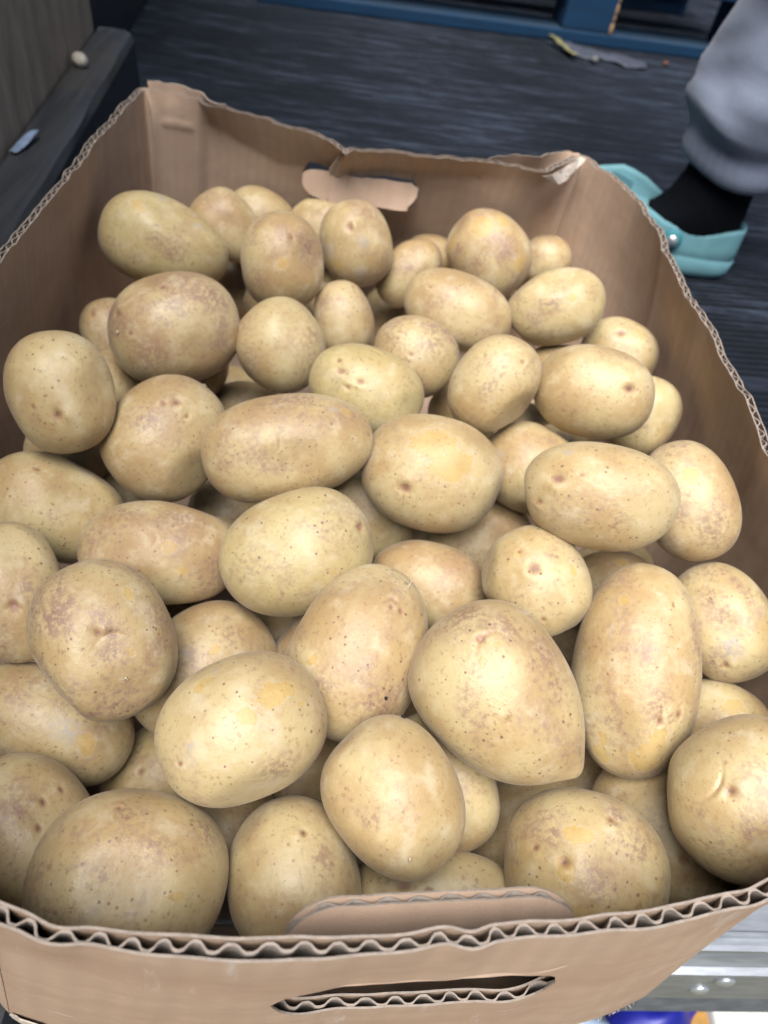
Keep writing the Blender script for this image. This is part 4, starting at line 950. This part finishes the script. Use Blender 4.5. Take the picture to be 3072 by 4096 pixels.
# ------------------------------------------------------------------ potatoes
def ico(sub):
    bm = bmesh.new()
    bmesh.ops.create_icosphere(bm, subdivisions=sub, radius=1.0)
    bm.verts.ensure_lookup_table()
    co = np.array([v.co[:] for v in bm.verts])
    fc = np.array([[v.index for v in f.verts] for f in bm.faces])
    bm.free()
    return co / np.linalg.norm(co, axis=1)[:, None], fc
ICO = {5: ico(5), 6: ico(6), 7: ico(7)}
FINE = {34, 36, 37, 42, 43, 47, 51, 55, 46, 50, 31, 21}
def make_potato(pid, loc, rot, ax, taper, tone, feats, label):
    n, fc = ICO[7 if pid in FINE else 5 if pid >= 200 else 6]
    rr = np.random.default_rng(1000 + pid)
    ax = np.array(ax)
    # gentle super-ellipsoid, taper, low lumps
    rad = np.ones(len(n))
    for _ in range(9):
        d = rr.normal(size=3); d /= np.linalg.norm(d)
        rad += rr.uniform(-0.055, 0.045) * np.exp(-(1 - n @ d) / rr.uniform(0.08, 0.45))
    for _ in range(14):
        d = rr.normal(size=3); d /= np.linalg.norm(d)
        rad += rr.uniform(-0.011, 0.010) * np.exp(-(1 - n @ d) / rr.uniform(0.008, 0.05))
    for _ in range(4):
        d = rr.normal(size=3); d /= np.linalg.norm(d)
        lim = rr.uniform(0.90, 0.965) / np.clip(n @ d, 0.05, None)
        rad = np.where(n @ d > 0.05, -0.03 * np.logaddexp(-rad / 0.03, -lim / 0.03), rad)
    rad /= rad.mean() / 0.995
    p4 = (np.abs(n) ** 2.25).sum(1) ** (-1 / 2.25)
    rad *= p4 / p4.mean() * 0.995
    marks = np.zeros((len(n), 4))
    def angd(c): return np.arccos(np.clip(n @ c, -1, 1))
    kids = []
    # unseen sides get their own few eyes
    extra = []
    for _ in range(5):
        d = rr.normal(size=3); d /= np.linalg.norm(d)
        extra.append(('e', *d, rr.uniform(0.09, 0.15)) if d[2] > 0.25 else ('x', *d, 0.1))
    for ft in list(feats) + extra:
        ty, c, r = ft[0], np.array(ft[1:4]), ft[4]
        c = c / np.linalg.norm(c)
        a = angd(c)
        if ty == 'e':
            g = 1.08 * np.exp(-(a / (r * 0.68)) ** 2)
            rad -= 0.30 * r * np.exp(-(a / (r * 0.66)) ** 2)
            brow = c + np.array([0.0, 1.0, 0.0]) * r * 1.0 * (1 if rr.random() < 0.5 else -1); brow /= np.linalg.norm(brow)
            rad += 0.20 * r * np.exp(-(angd(brow) / (r * 0.75)) ** 2)
            rad += 0.05 * r * np.exp(-(a / (r * 0.22)) ** 2)
            marks[:, 1] = np.maximum(marks[:, 1], g)
        elif ty == 'p':
            el = rr.normal(size=3); el -= c * (el @ c); el /= np.linalg.norm(el)
            q = n - c
            x = q @ el
            aa = np.sqrt(np.clip(a * a - x * x, 0, None) * rr.uniform(0.8, 1.9) + x * x * rr.uniform(0.5, 0.9))
            marks[:, 0] = np.maximum(marks[:, 0], np.exp(-(aa / r) ** 2 * 0.69))
        elif ty == 'b':
            marks[:, 2] = np.maximum(marks[:, 2], np.exp(-(a / (r * 1.05)) ** 2))
        elif ty == 'g':
            marks[:, 3] = np.maximum(marks[:, 3], np.exp(-(a / (r * 0.8)) ** 2))
            rad += 0.03 * r * np.exp(-(a / (r * 0.6)) ** 2)
        elif ty == 'c':
            tv = np.array(ft[5:8]); sd = np.cross(c, tv); sd /= np.linalg.norm(sd)
            q = n - c
            x, y2 = q @ tv, q @ sd + 0.35 * (q @ tv) ** 2 / r
            near = (a < 1.2)
            ln = np.exp(-(x / r) ** 2 * 1.2) * near
            wd = max(0.028, r * 0.15)
            rad -= 0.024 * ln * np.exp(-(y2 / wd) ** 2)
            rad += 0.010 * ln * np.exp(-((y2 - 2.2 * wd) / (1.8 * wd)) ** 2)
            marks[:, 1] = np.maximum(marks[:, 1], 0.80 * ln * np.exp(-(y2 / (wd * 0.7)) ** 2))
        elif ty == 's':
            kids.append(('s', c, r)); marks[:, 1] = np.maximum(marks[:, 1], 0.6 * np.exp(-(a / (r * 0.9)) ** 2))
        elif ty == 'k':
            kids.append(('k', c, r))
    if pid == 42:      # the pointed nipple
        c = np.array([1.0, -0.20, -0.02]); c /= np.linalg.norm(c)
        a = angd(c)
        rad += 0.055 * np.exp(-(a / 0.20) ** 2) + 0.11 * np.exp(-(a / 0.46) ** 2)
        marks[:, 2] = np.maximum(marks[:, 2], 0.6 * np.exp(-(a / 0.10) ** 2))
    if pid == 1:       # shallow waist on the right-hand side
        c = np.array([0.62, -0.78, -0.1]); c /= np.linalg.norm(c)
        rad -= 0.07 * np.exp(-(angd(c) / 0.22) ** 2)
    if pid == 2:
        c = np.array([0.5, -0.85, -0.1]); c /= np.linalg.norm(c)
        rad -= 0.08 * np.exp(-(angd(c) / 0.25) ** 2)
    P = n * rad[:, None]
    tp = 1 + taper * P[:, 0]
    P[:, 1] *= tp; P[:, 2] *= tp
    P = P * ax[None]
    me = bpy.data.meshes.new("potato")
    me.vertices.add(len(P)); me.vertices.foreach_set("co", P.astype(np.float32).ravel())
    me.loops.add(len(fc) * 3); me.loops.foreach_set("vertex_index", fc.astype(np.int32).ravel())
    me.polygons.add(len(fc))
    me.polygons.foreach_set("loop_start", np.arange(0, len(fc) * 3, 3, dtype=np.int32))
    me.polygons.foreach_set("use_smooth", np.ones(len(fc), dtype=bool))
    me.update(calc_edges=True)
    at = me.attributes.new("marks", 'FLOAT_COLOR', 'POINT')
    at.data.foreach_set("color", marks.astype(np.float32).ravel())
    me.materials.append(MAT['potato'])
    o = bpy.data.objects.new("potato", me)
    COL.objects.link(o)
    mm = Matrix([[rot[3 * i + j] for j in range(3)] + [loc[i]] for i in range(3)] + [[0, 0, 0, 1]])
    o.matrix_world = mm
    o.color = tone
    tag(o, label, "potato", "potatoes heaped in the cardboard box")
    for ty, c, r in kids:
        k = int(np.argmax(n @ c))
        p = Vector(P[k]); nv = Vector((n[k] / ax)).normalized()
        sz = r * float(np.cbrt(ax.prod()))
        if ty == 'k':
            bm = bmesh.new(); bmesh.ops.create_icosphere(bm, subdivisions=2, radius=sz * 0.9)
            for v in bm.verts: v.co *= 1 + 0.25 * math.sin(9000 * v.co.x + 7000 * v.co.y)
            bm_obj("soil_speck", bm, MAT['speck'], o, True, p + nv * sz * 0.3)
        else:
            V, Fc = [], []
            for q in range(4):
                d = (nv + Vector(rr.normal(size=3)) * 0.55).normalized()
                bend = Vector(rr.normal(size=3)) * sz * 0.35
                L = sz * rr.uniform(0.45, 0.95)
                path = [-nv * sz * 0.15, d * L * 0.5, d * L * 0.8 + bend * 0.5, d * L + bend]
                a, b = tube(path, [sz * 0.20, sz * 0.14, sz * 0.09, sz * 0.03], 6)
                bs = len(V); V += a; Fc += [tuple(i + bs for i in f) for f in b]
            mesh_obj("root_stub", V, Fc, MAT['sprout'], o, True, loc=p)
    return o
POT = {}
for rec in POTATOES:
    POT[rec[0]] = make_potato(*rec)
# fine dry root hairs on the egg-shaped potato
o = POT[37]
hair_at = Vector((0.031, -0.0125, -0.0165))
V, Fc = [], []
rr = np.random.default_rng(5)
ax37 = [r for r in POTATOES if r[0] == 37][0][3]
cd = np.array([0.86, 0.30, -0.42]); cd /= np.linalg.norm(cd)
me = o.data
co = np.empty(len(me.vertices) * 3, dtype=np.float32); me.vertices.foreach_get("co", co); co = co.reshape(-1, 3)
k = int(np.argmax((co / np.array(ax37)) @ cd / np.linalg.norm(co / np.array(ax37), axis=1)))
p0 = Vector(co[k])
for q in range(7):
    d = (Vector((0.5, 0.6, -0.5)) + Vector(rr.normal(size=3)) * 0.9).normalized()
    L = rr.uniform(0.004, 0.008)
    bend = Vector(rr.normal(size=3)) * 0.002
    a, b = tube([Vector((0, 0, 0)), d * L * 0.5 + bend * 0.4, d * L + bend], [0.00028, 0.0002, 0.00008], 5)
    bs = len(V); V += a; Fc += [tuple(i + bs for i in f) for f in b]
mesh_obj("root_hair", V, Fc, MAT['sprout'], o, True, loc=p0)
for k_, rec in enumerate(DEEP):
    make_potato(200 + k_, rec[0], rec[1], rec[2], 0.0, (0.5 + 0.3 * random.random(), 0.3, 0.45, 0.4), [], rec[3])
# one more at the bottom, seen through the front hand hole
make_potato(90, (0.066, 0.092, 0.052), (1, 0, 0, 0, 1, 0, 0, 0, 1), (0.037, 0.029, 0.028), 0.0, (0.5, 0.2, 0.4, 0.4), [], "potato seen through the hand hole in the front of the box")

# ------------------------------------------------------------------ person: one leg in view
HEEL = Vector((0.518, 0.868)); FD = Vector((-0.95, 0.31)).normalized(); FS = Vector((-FD.y, FD.x))     # FS points left of the foot (towards the camera side is -FS)
person = empty("person", (HEEL.x, HEEL.y, 0))
tag(person, "person's leg in grey trousers, black sock and teal clog, standing right of the box", "person")
def foot(a, s, z):      # along the foot from the heel, sideways, up -> local to person
    p = FD * a + FS * s
    return Vector((p.x, p.y, z))
# clog body: shell with an open collar at the back
prof_half = [(0.0, 0.030), (0.02, 0.038), (0.06, 0.041), (0.11, 0.045), (0.16, 0.053), (0.20, 0.055), (0.235, 0.050), (0.262, 0.034), (0.275, 0.004)]
def half_w(a): return float(np.interp(a, [p[0] for p in prof_half], [p[1] for p in prof_half]))
def outline(n=64):
    pts = []
    L = 0.275
    for k in range(n):
        th = 2 * math.pi * k / n
        c, s = math.cos(th), math.sin(th)
        a = L / 2 - L / 2 * math.copysign(abs(c) ** 0.85, c)
        w = half_w(a) if 0.02 < a < 0.255 else half_w(min(max(a, 0.02), 0.255)) 
        pts.append((a, w * math.copysign(abs(s) ** 0.62, s)))
    return pts
OUT = outline()
def clog_top(a):      # height of the collar / upper along the foot
    return float(np.interp(a, [0.0, 0.01, 0.05, 0.10, 0.14, 0.17, 0.21, 0.275], [0.066, 0.066, 0.055, 0.062, 0.080, 0.086, 0.075, 0.045]))
V, Fc = [], []
ring = []
levels = [(0.000, 0.90), (0.003, 0.97), (0.010, 1.0), (0.024, 1.01), (0.0255, 0.990), (0.0275, 0.990), (0.029, 1.0)]
no = len(OUT)
for (z, sc) in levels:
    for (a, s) in OUT: V.append(foot(0.1375 + (a - 0.1375) * sc, s * sc, z))
for f_ in (0.3, 0.6, 0.85, 1.0):
    for (a, s) in OUT:
        h = 0.029 + (clog_top(a) - 0.029) * f_
        sc = 1.0 - 0.05 * f_ ** 2
        V.append(foot(0.1375 + (a - 0.1375) * (1 - 0.015 * f_), s * sc, h))
nl_out = len(levels) + 4
for (a, s) in OUT:      # collar lip
    V.append(foot(0.1375 + (a - 0.1375) * 0.965, s * 0.88, clog_top(a) + 0.0005))
for (a, s) in OUT:
    V.append(foot(0.1375 + (a - 0.1375) * 0.945, s * 0.84, clog_top(a) - 0.006))
for (a, s) in OUT:
    V.append(foot(0.1375 + (a - 0.1375) * 0.93, s * 0.82, 0.030))
nlv = nl_out + 3
for i in range(nlv - 1):
    for k in range(no):
        k2 = (k + 1) % no
        Fc.append((i * no + k, i * no + k2, (i + 1) * no + k2, (i + 1) * no + k))
Fc.append(tuple(range(no))[::-1]); Fc.append(tuple((nlv - 1) * no + k for k in range(no)))
clog = mesh_obj("clog", V, Fc, MAT['clog'], person, True)
# toe upper: dome over the front of the foot
V, Fc = [], []
na, nb = 18, 18
for i in range(na + 1):
    a = 0.128 + (0.270 - 0.128) * i / na
    for j in range(nb + 1):
        t = math.pi * j / nb
        w = half_w(min(a, 0.255)) * math.sqrt(max(0.02, 1 - max(0, (a - 0.2) / 0.0735) ** 2)) * 0.95
        hz = 0.066 - 0.020 * max(0, (a - 0.15) / 0.12) ** 1.5
        V.append(foot(a, w * math.cos(t), 0.03 + (hz - 0.03) * math.sin(t) ** 0.8))
for i in range(na):
    for j in range(nb):
        q = i * (nb + 1) + j
        Fc.append((q, q + 1, q + nb + 2, q + nb + 1))
mesh_obj("toe_upper", V, Fc, MAT['clog'], clog, True)
# heel strap folded forward over the instep, with its button
strap = []
for k in range(15):
    t = math.pi * k / 14
    strap.append(foot(0.112 + 0.075 * math.sin(t), -0.051 * math.cos(t), 0.046 + 0.034 * math.sin(t)))
V, Fc = [], []
for k, p in enumerate(strap):
    for (dz, dr) in ((-0.006, 0.0), (0.006, 0.0), (0.006, 0.004), (-0.006, 0.004)):
        q = p + Vector((0, 0, dz))
        c0 = foot(0.10, 0, p.z + dz)
        V.append(q + (q - c0).normalized() * dr)
for k in range(len(strap) - 1):
    for j in range(4):
        j2 = (j + 1) % 4
        Fc.append((k * 4 + j, k * 4 + j2, (k + 1) * 4 + j2, (k + 1) * 4 + j))
Fc.append((0, 1, 2, 3)); Fc.append(tuple((len(strap) - 1) * 4 + j for j in (3, 2, 1, 0)))
mesh_obj("heel_strap", V, Fc, MAT['clog'], clog, False)
for sgn in (-1, 1):
    bm = bmesh.new(); bmesh.ops.create_uvsphere(bm, u_segments=20, v_segments=12, radius=0.0125)
    for v in bm.verts: v.co = Vector((v.co.x, v.co.y * 0.45, v.co.z))
    b = bm_obj("strap_button", bm, MAT['clog_dark'], clog, True, foot(0.088, 0.0455 * sgn, 0.046))
    b.rotation_euler = (0, 0, math.atan2(FD.y, FD.x))
    bm = bmesh.new(); bmesh.ops.create_uvsphere(bm, u_segments=20, v_segments=12, radius=0.0075)
    for v in bm.verts: v.co = Vector((v.co.x, v.co.y * 0.6, v.co.z))
    c = bm_obj("button_cap", bm, MAT['rivet'], b, True, (0, 0.0045 * sgn, 0))
# socked foot and ankle as one skinned surface
def loft(name, rings, mat, parent, seg=48, cap=True, fold=None):
    """rings: (centre Vector, rx, ry, dirx, diry)"""
    V, Fc = [], []
    for i, (c, rx, ry, dx, dy) in enumerate(rings):
        for k in range(seg):
            th = 2 * math.pi * k / seg
            p = c + dx * (rx * math.cos(th)) + dy * (ry * math.sin(th))
            if fold: p = fold(p, c, i, th)
            V.append(p)
    for i in range(len(rings) - 1):
        for k in range(seg):
            k2 = (k + 1) % seg
            Fc.append((i * seg + k, i * seg + k2, (i + 1) * seg + k2, (i + 1) * seg + k))
    if cap:
        Fc.append(tuple(range(seg))[::-1]); Fc.append(tuple((len(rings) - 1) * seg + k for k in range(seg)))
    return mesh_obj(name, V, Fc, mat, parent, True)
f3, s3, up = Vector((FD.x, FD.y, 0)), Vector((FS.x, FS.y, 0)), Vector((0, 0, 1))
rings = []
for (a, z, rx, ry, tilt) in ((0.10, 0.031, 0.080, 0.036, 0), (0.095, 0.045, 0.084, 0.038, 4), (0.082, 0.062, 0.073, 0.040, 10), (0.070, 0.080, 0.060, 0.040, 16), (0.062, 0.098, 0.050, 0.039, 15), (0.057, 0.118, 0.045, 0.038, 8), (0.055, 0.140, 0.043, 0.038, 3), (0.055, 0.20, 0.046, 0.042, 0)):
    tl = R(tilt)
    rings.append((foot(a, 0, z), rx, ry, (f3 * math.cos(tl) + up * -math.sin(tl)), s3))
loft("sock", rings, MAT['sock'], person)
# trouser leg: gathered cuff, bagging over it, rising to the knee
LEG = foot(0.055, 0.0, 0)
def trouser_fold(p, c, i, th):
    d = (p - c); d.z = 0
    z = p.z - 0.022
    k = 0.0
    k += 0.005 * math.sin(3 * th + 14 * z + 0.6) * min(1, max(0, (z - 0.135) / 0.06))
    k += 0.004 * math.sin(4 * th - 31 * z + 2.0) * min(1, max(0, (z - 0.14) / 0.05)) * math.exp(-(z - 0.16) / 0.25)
    k += 0.0008 * math.sin(34 * th) * max(0, 1 - abs(z - 0.122) / 0.024)
    k += 0.008 * math.exp(-((z - 0.158 - 0.012 * math.sin(th * 2 + 1)) / 0.010) ** 2) * (0.4 + 0.6 * math.sin(th * 2.0 + 0.5))
    for z0, mm_, t0, A_, w_ in ((0.195, 0.022, 0.4, -0.011, 0.007), (0.212, 0.030, 2.6, 0.008, 0.009), (0.262, 0.055, 1.2, -0.010, 0.010), (0.285, 0.060, 4.0, 0.009, 0.013), (0.345, 0.085, 2.2, -0.011, 0.013), (0.43, 0.10, 5.0, -0.010, 0.016)):
        k += 0.32 * A_ * math.exp(-((z - z0 - mm_ * math.sin(th - t0)) / w_) ** 2) * (0.35 + 0.65 * math.sin(1.5 * (th - t0)) ** 2)
    p2 = p + d.normalized() * k
    p2.z += 0.005 * math.sin(th + 2.2) + 0.003 * math.sin(3 * th)
    return p2
rings = []
for (z, r, ox, oy) in ((0.103, 0.055, 0, 0), (0.101, 0.059, 0, 0), (0.106, 0.0635, 0, 0), (0.116, 0.0655, 0, 0), (0.126, 0.066, 0, 0), (0.136, 0.0655, 0, 0), (0.142, 0.069, 0, 0), (0.150, 0.074, 0, 0), (0.158, 0.078, 0, 0), (0.168, 0.079, 0, 0), (0.18, 0.080, 0, 0), (0.20, 0.081, 0, 0), (0.22, 0.081, 0, 0), (0.25, 0.080, 0, 0), (0.28, 0.080, 0.0, 0), (0.32, 0.081, 0, 0), (0.36, 0.082, 0, 0), (0.42, 0.084, 0.003, 0), (0.5, 0.086, 0.006, 0), (0.6, 0.092, 0.01, 0), (0.75, 0.10, 0.012, 0)):
    rings.append((LEG + Vector((ox + 0.010 + 0.10 * max(0.0, z - 0.15), oy + 0.006, z + 0.022)), r * 1.06, r * 0.98, f3, s3))
# densify vertically
dense = []
for i in range(len(rings) - 1):
    (c0, a0, b0, dx, dy), (c1, a1, b1, _, _) = rings[i], rings[i + 1]
    nn = max(1, int((c1 - c0).length / 0.008))
    for k in range(nn):
        t = k / nn
        dense.append((c0.lerp(c1, t), a0 + (a1 - a0) * t, b0 + (b1 - b0) * t, dx, dy))
dense.append(rings[-1])
loft("trouser_leg", dense, MAT['trouser'], person, seg=136, cap=True, fold=trouser_fold)

# ------------------------------------------------------------------ below the sill: grass and litter
blade_m = Mat("dry_grass")
v_ = blade_m.coord()
blade_m.set(Base_Color=blade_m.mix(blade_m.ramp(blade_m.noise(v_, 30, 3), 0.35, 0.65), (0.10, 0.115, 0.045), (0.33, 0.28, 0.17)), Roughness=0.8)
V, Fc = [], []
for k in range(5200):
    if k % 3: x, y = random.uniform(0.12, 1.0), random.uniform(-0.15, 0.42)
    else: x, y = random.uniform(-0.75, 0.1), random.uniform(-0.15, 0.42)
    L = random.uniform(0.02, 0.07); an = random.uniform(0, 6.28); w = random.uniform(0.0008, 0.0018)
    lean = random.uniform(0.2, 1.3)
    d = Vector((math.cos(an), math.sin(an), 0)); sd = Vector((-d.y, d.x, 0)) * w
    p = Vector((x, y, GZ + 0.002)); b = len(V)
    m1 = p + d * L * 0.35 * lean + Vector((0, 0, L * 0.55)); tip = p + d * L * lean + Vector((0, 0, L * (0.8 if lean < 0.7 else 0.35)))
    V += [p - sd, p + sd, m1 + sd * 0.8, m1 - sd * 0.8, tip]
    Fc += [(b, b + 1, b + 2, b + 3), (b + 3, b + 2, b + 4)]
tag(mesh_obj("grass", V, Fc, blade_m.m), "thin dry grass growing on the ground below the sill", "grass", kind="stuff")

def crumpled_bag(name, loc, axes, mat, label, seed, rot=0.0):
    bm = bmesh.new()
    bmesh.ops.create_icosphere(bm, subdivisions=5, radius=1.0)
    rr = np.random.default_rng(seed)
    dirs = rr.normal(size=(26, 3)); dirs /= np.linalg.norm(dirs, axis=1)[:, None]
    am = rr.uniform(-0.16, 0.16, 26); kw = rr.uniform(0.02, 0.09, 26)
    for v in bm.verts:
        n = np.array(v.co)
        k = 1 + float((am * np.exp(-(1 - np.abs(dirs @ n)) / kw)).sum()) 
        v.co = Vector((v.co.x * axes[0] * k, v.co.y * axes[1] * k, max(v.co.z * axes[2] * k, -axes[2] * 0.6)))
    o = bm_obj(name, bm, mat, None, True, loc)
    o.rotation_euler = (0, 0, rot)
    return tag(o, label, "bag")
crumpled_bag("plastic_bag", (0.432, 0.125, GZ + 0.035), (0.062, 0.040, 0.055), simple("deep_blue_film", (0.010, 0.015, 0.24), 0.4, 0.3, 30, 0.2), "crumpled deep blue plastic bag on the ground below the sill", 3, 0.4)
crumpled_bag("plastic_bag", (0.335, 0.105, GZ + 0.03), (0.070, 0.040, 0.045), simple("milky_film", (0.42, 0.55, 0.74), 0.3, 0.15, 30, 0.2), "milky pale blue plastic bag on the ground beside the deep blue one", 4, -0.3)
crumpled_bag("plastic_bag", (0.262, 0.105, GZ + 0.025), (0.045, 0.035, 0.035), simple("sky_blue_film", (0.05, 0.30, 0.60), 0.3, 0.2, 30, 0.2), "small sky-blue plastic bag on the ground under the hand hole", 6, 0.2)
tag(bm_obj("white_carton", box_bm(0.085, 0.055, 0.075, (0, 0, 0), 0.006), simple("white_card", (0.72, 0.74, 0.70), 0.6, 0.08, 30, 0.1), None, False, (0.532, 0.118, GZ + 0.0385)), "small white carton on the grass below the sill", "carton")
tag(bm_obj("ochre_block", box_bm(0.026, 0.05, 0.06, (0, 0, 0), 0.003), simple("ochre_card", (0.42, 0.22, 0.05), 0.7, 0.2, 40, 0.2), None, False, (0.481, 0.125, GZ + 0.0305)), "ochre block between the deep blue bag and the white carton", "block")
# dark towing step under the front left of the box
st = empty("bumper_step", (-0.30, 0.06, -0.20))
tag(st, "dark plastic bumper step below the front left corner of the box", "step")
bm_obj("step_block", box_bm(0.32, 0.09, 0.10, (0, 0, 0), 0.012, 3), MAT['black_plastic'], st, False, (-0.02, -0.005, 0.0))
bm_obj("step_bracket", box_bm(0.05, 0.06, 0.12, (0, 0, 0), 0.004), MAT['steel_dark'], st, False, (0.0, 0.07, 0.0))
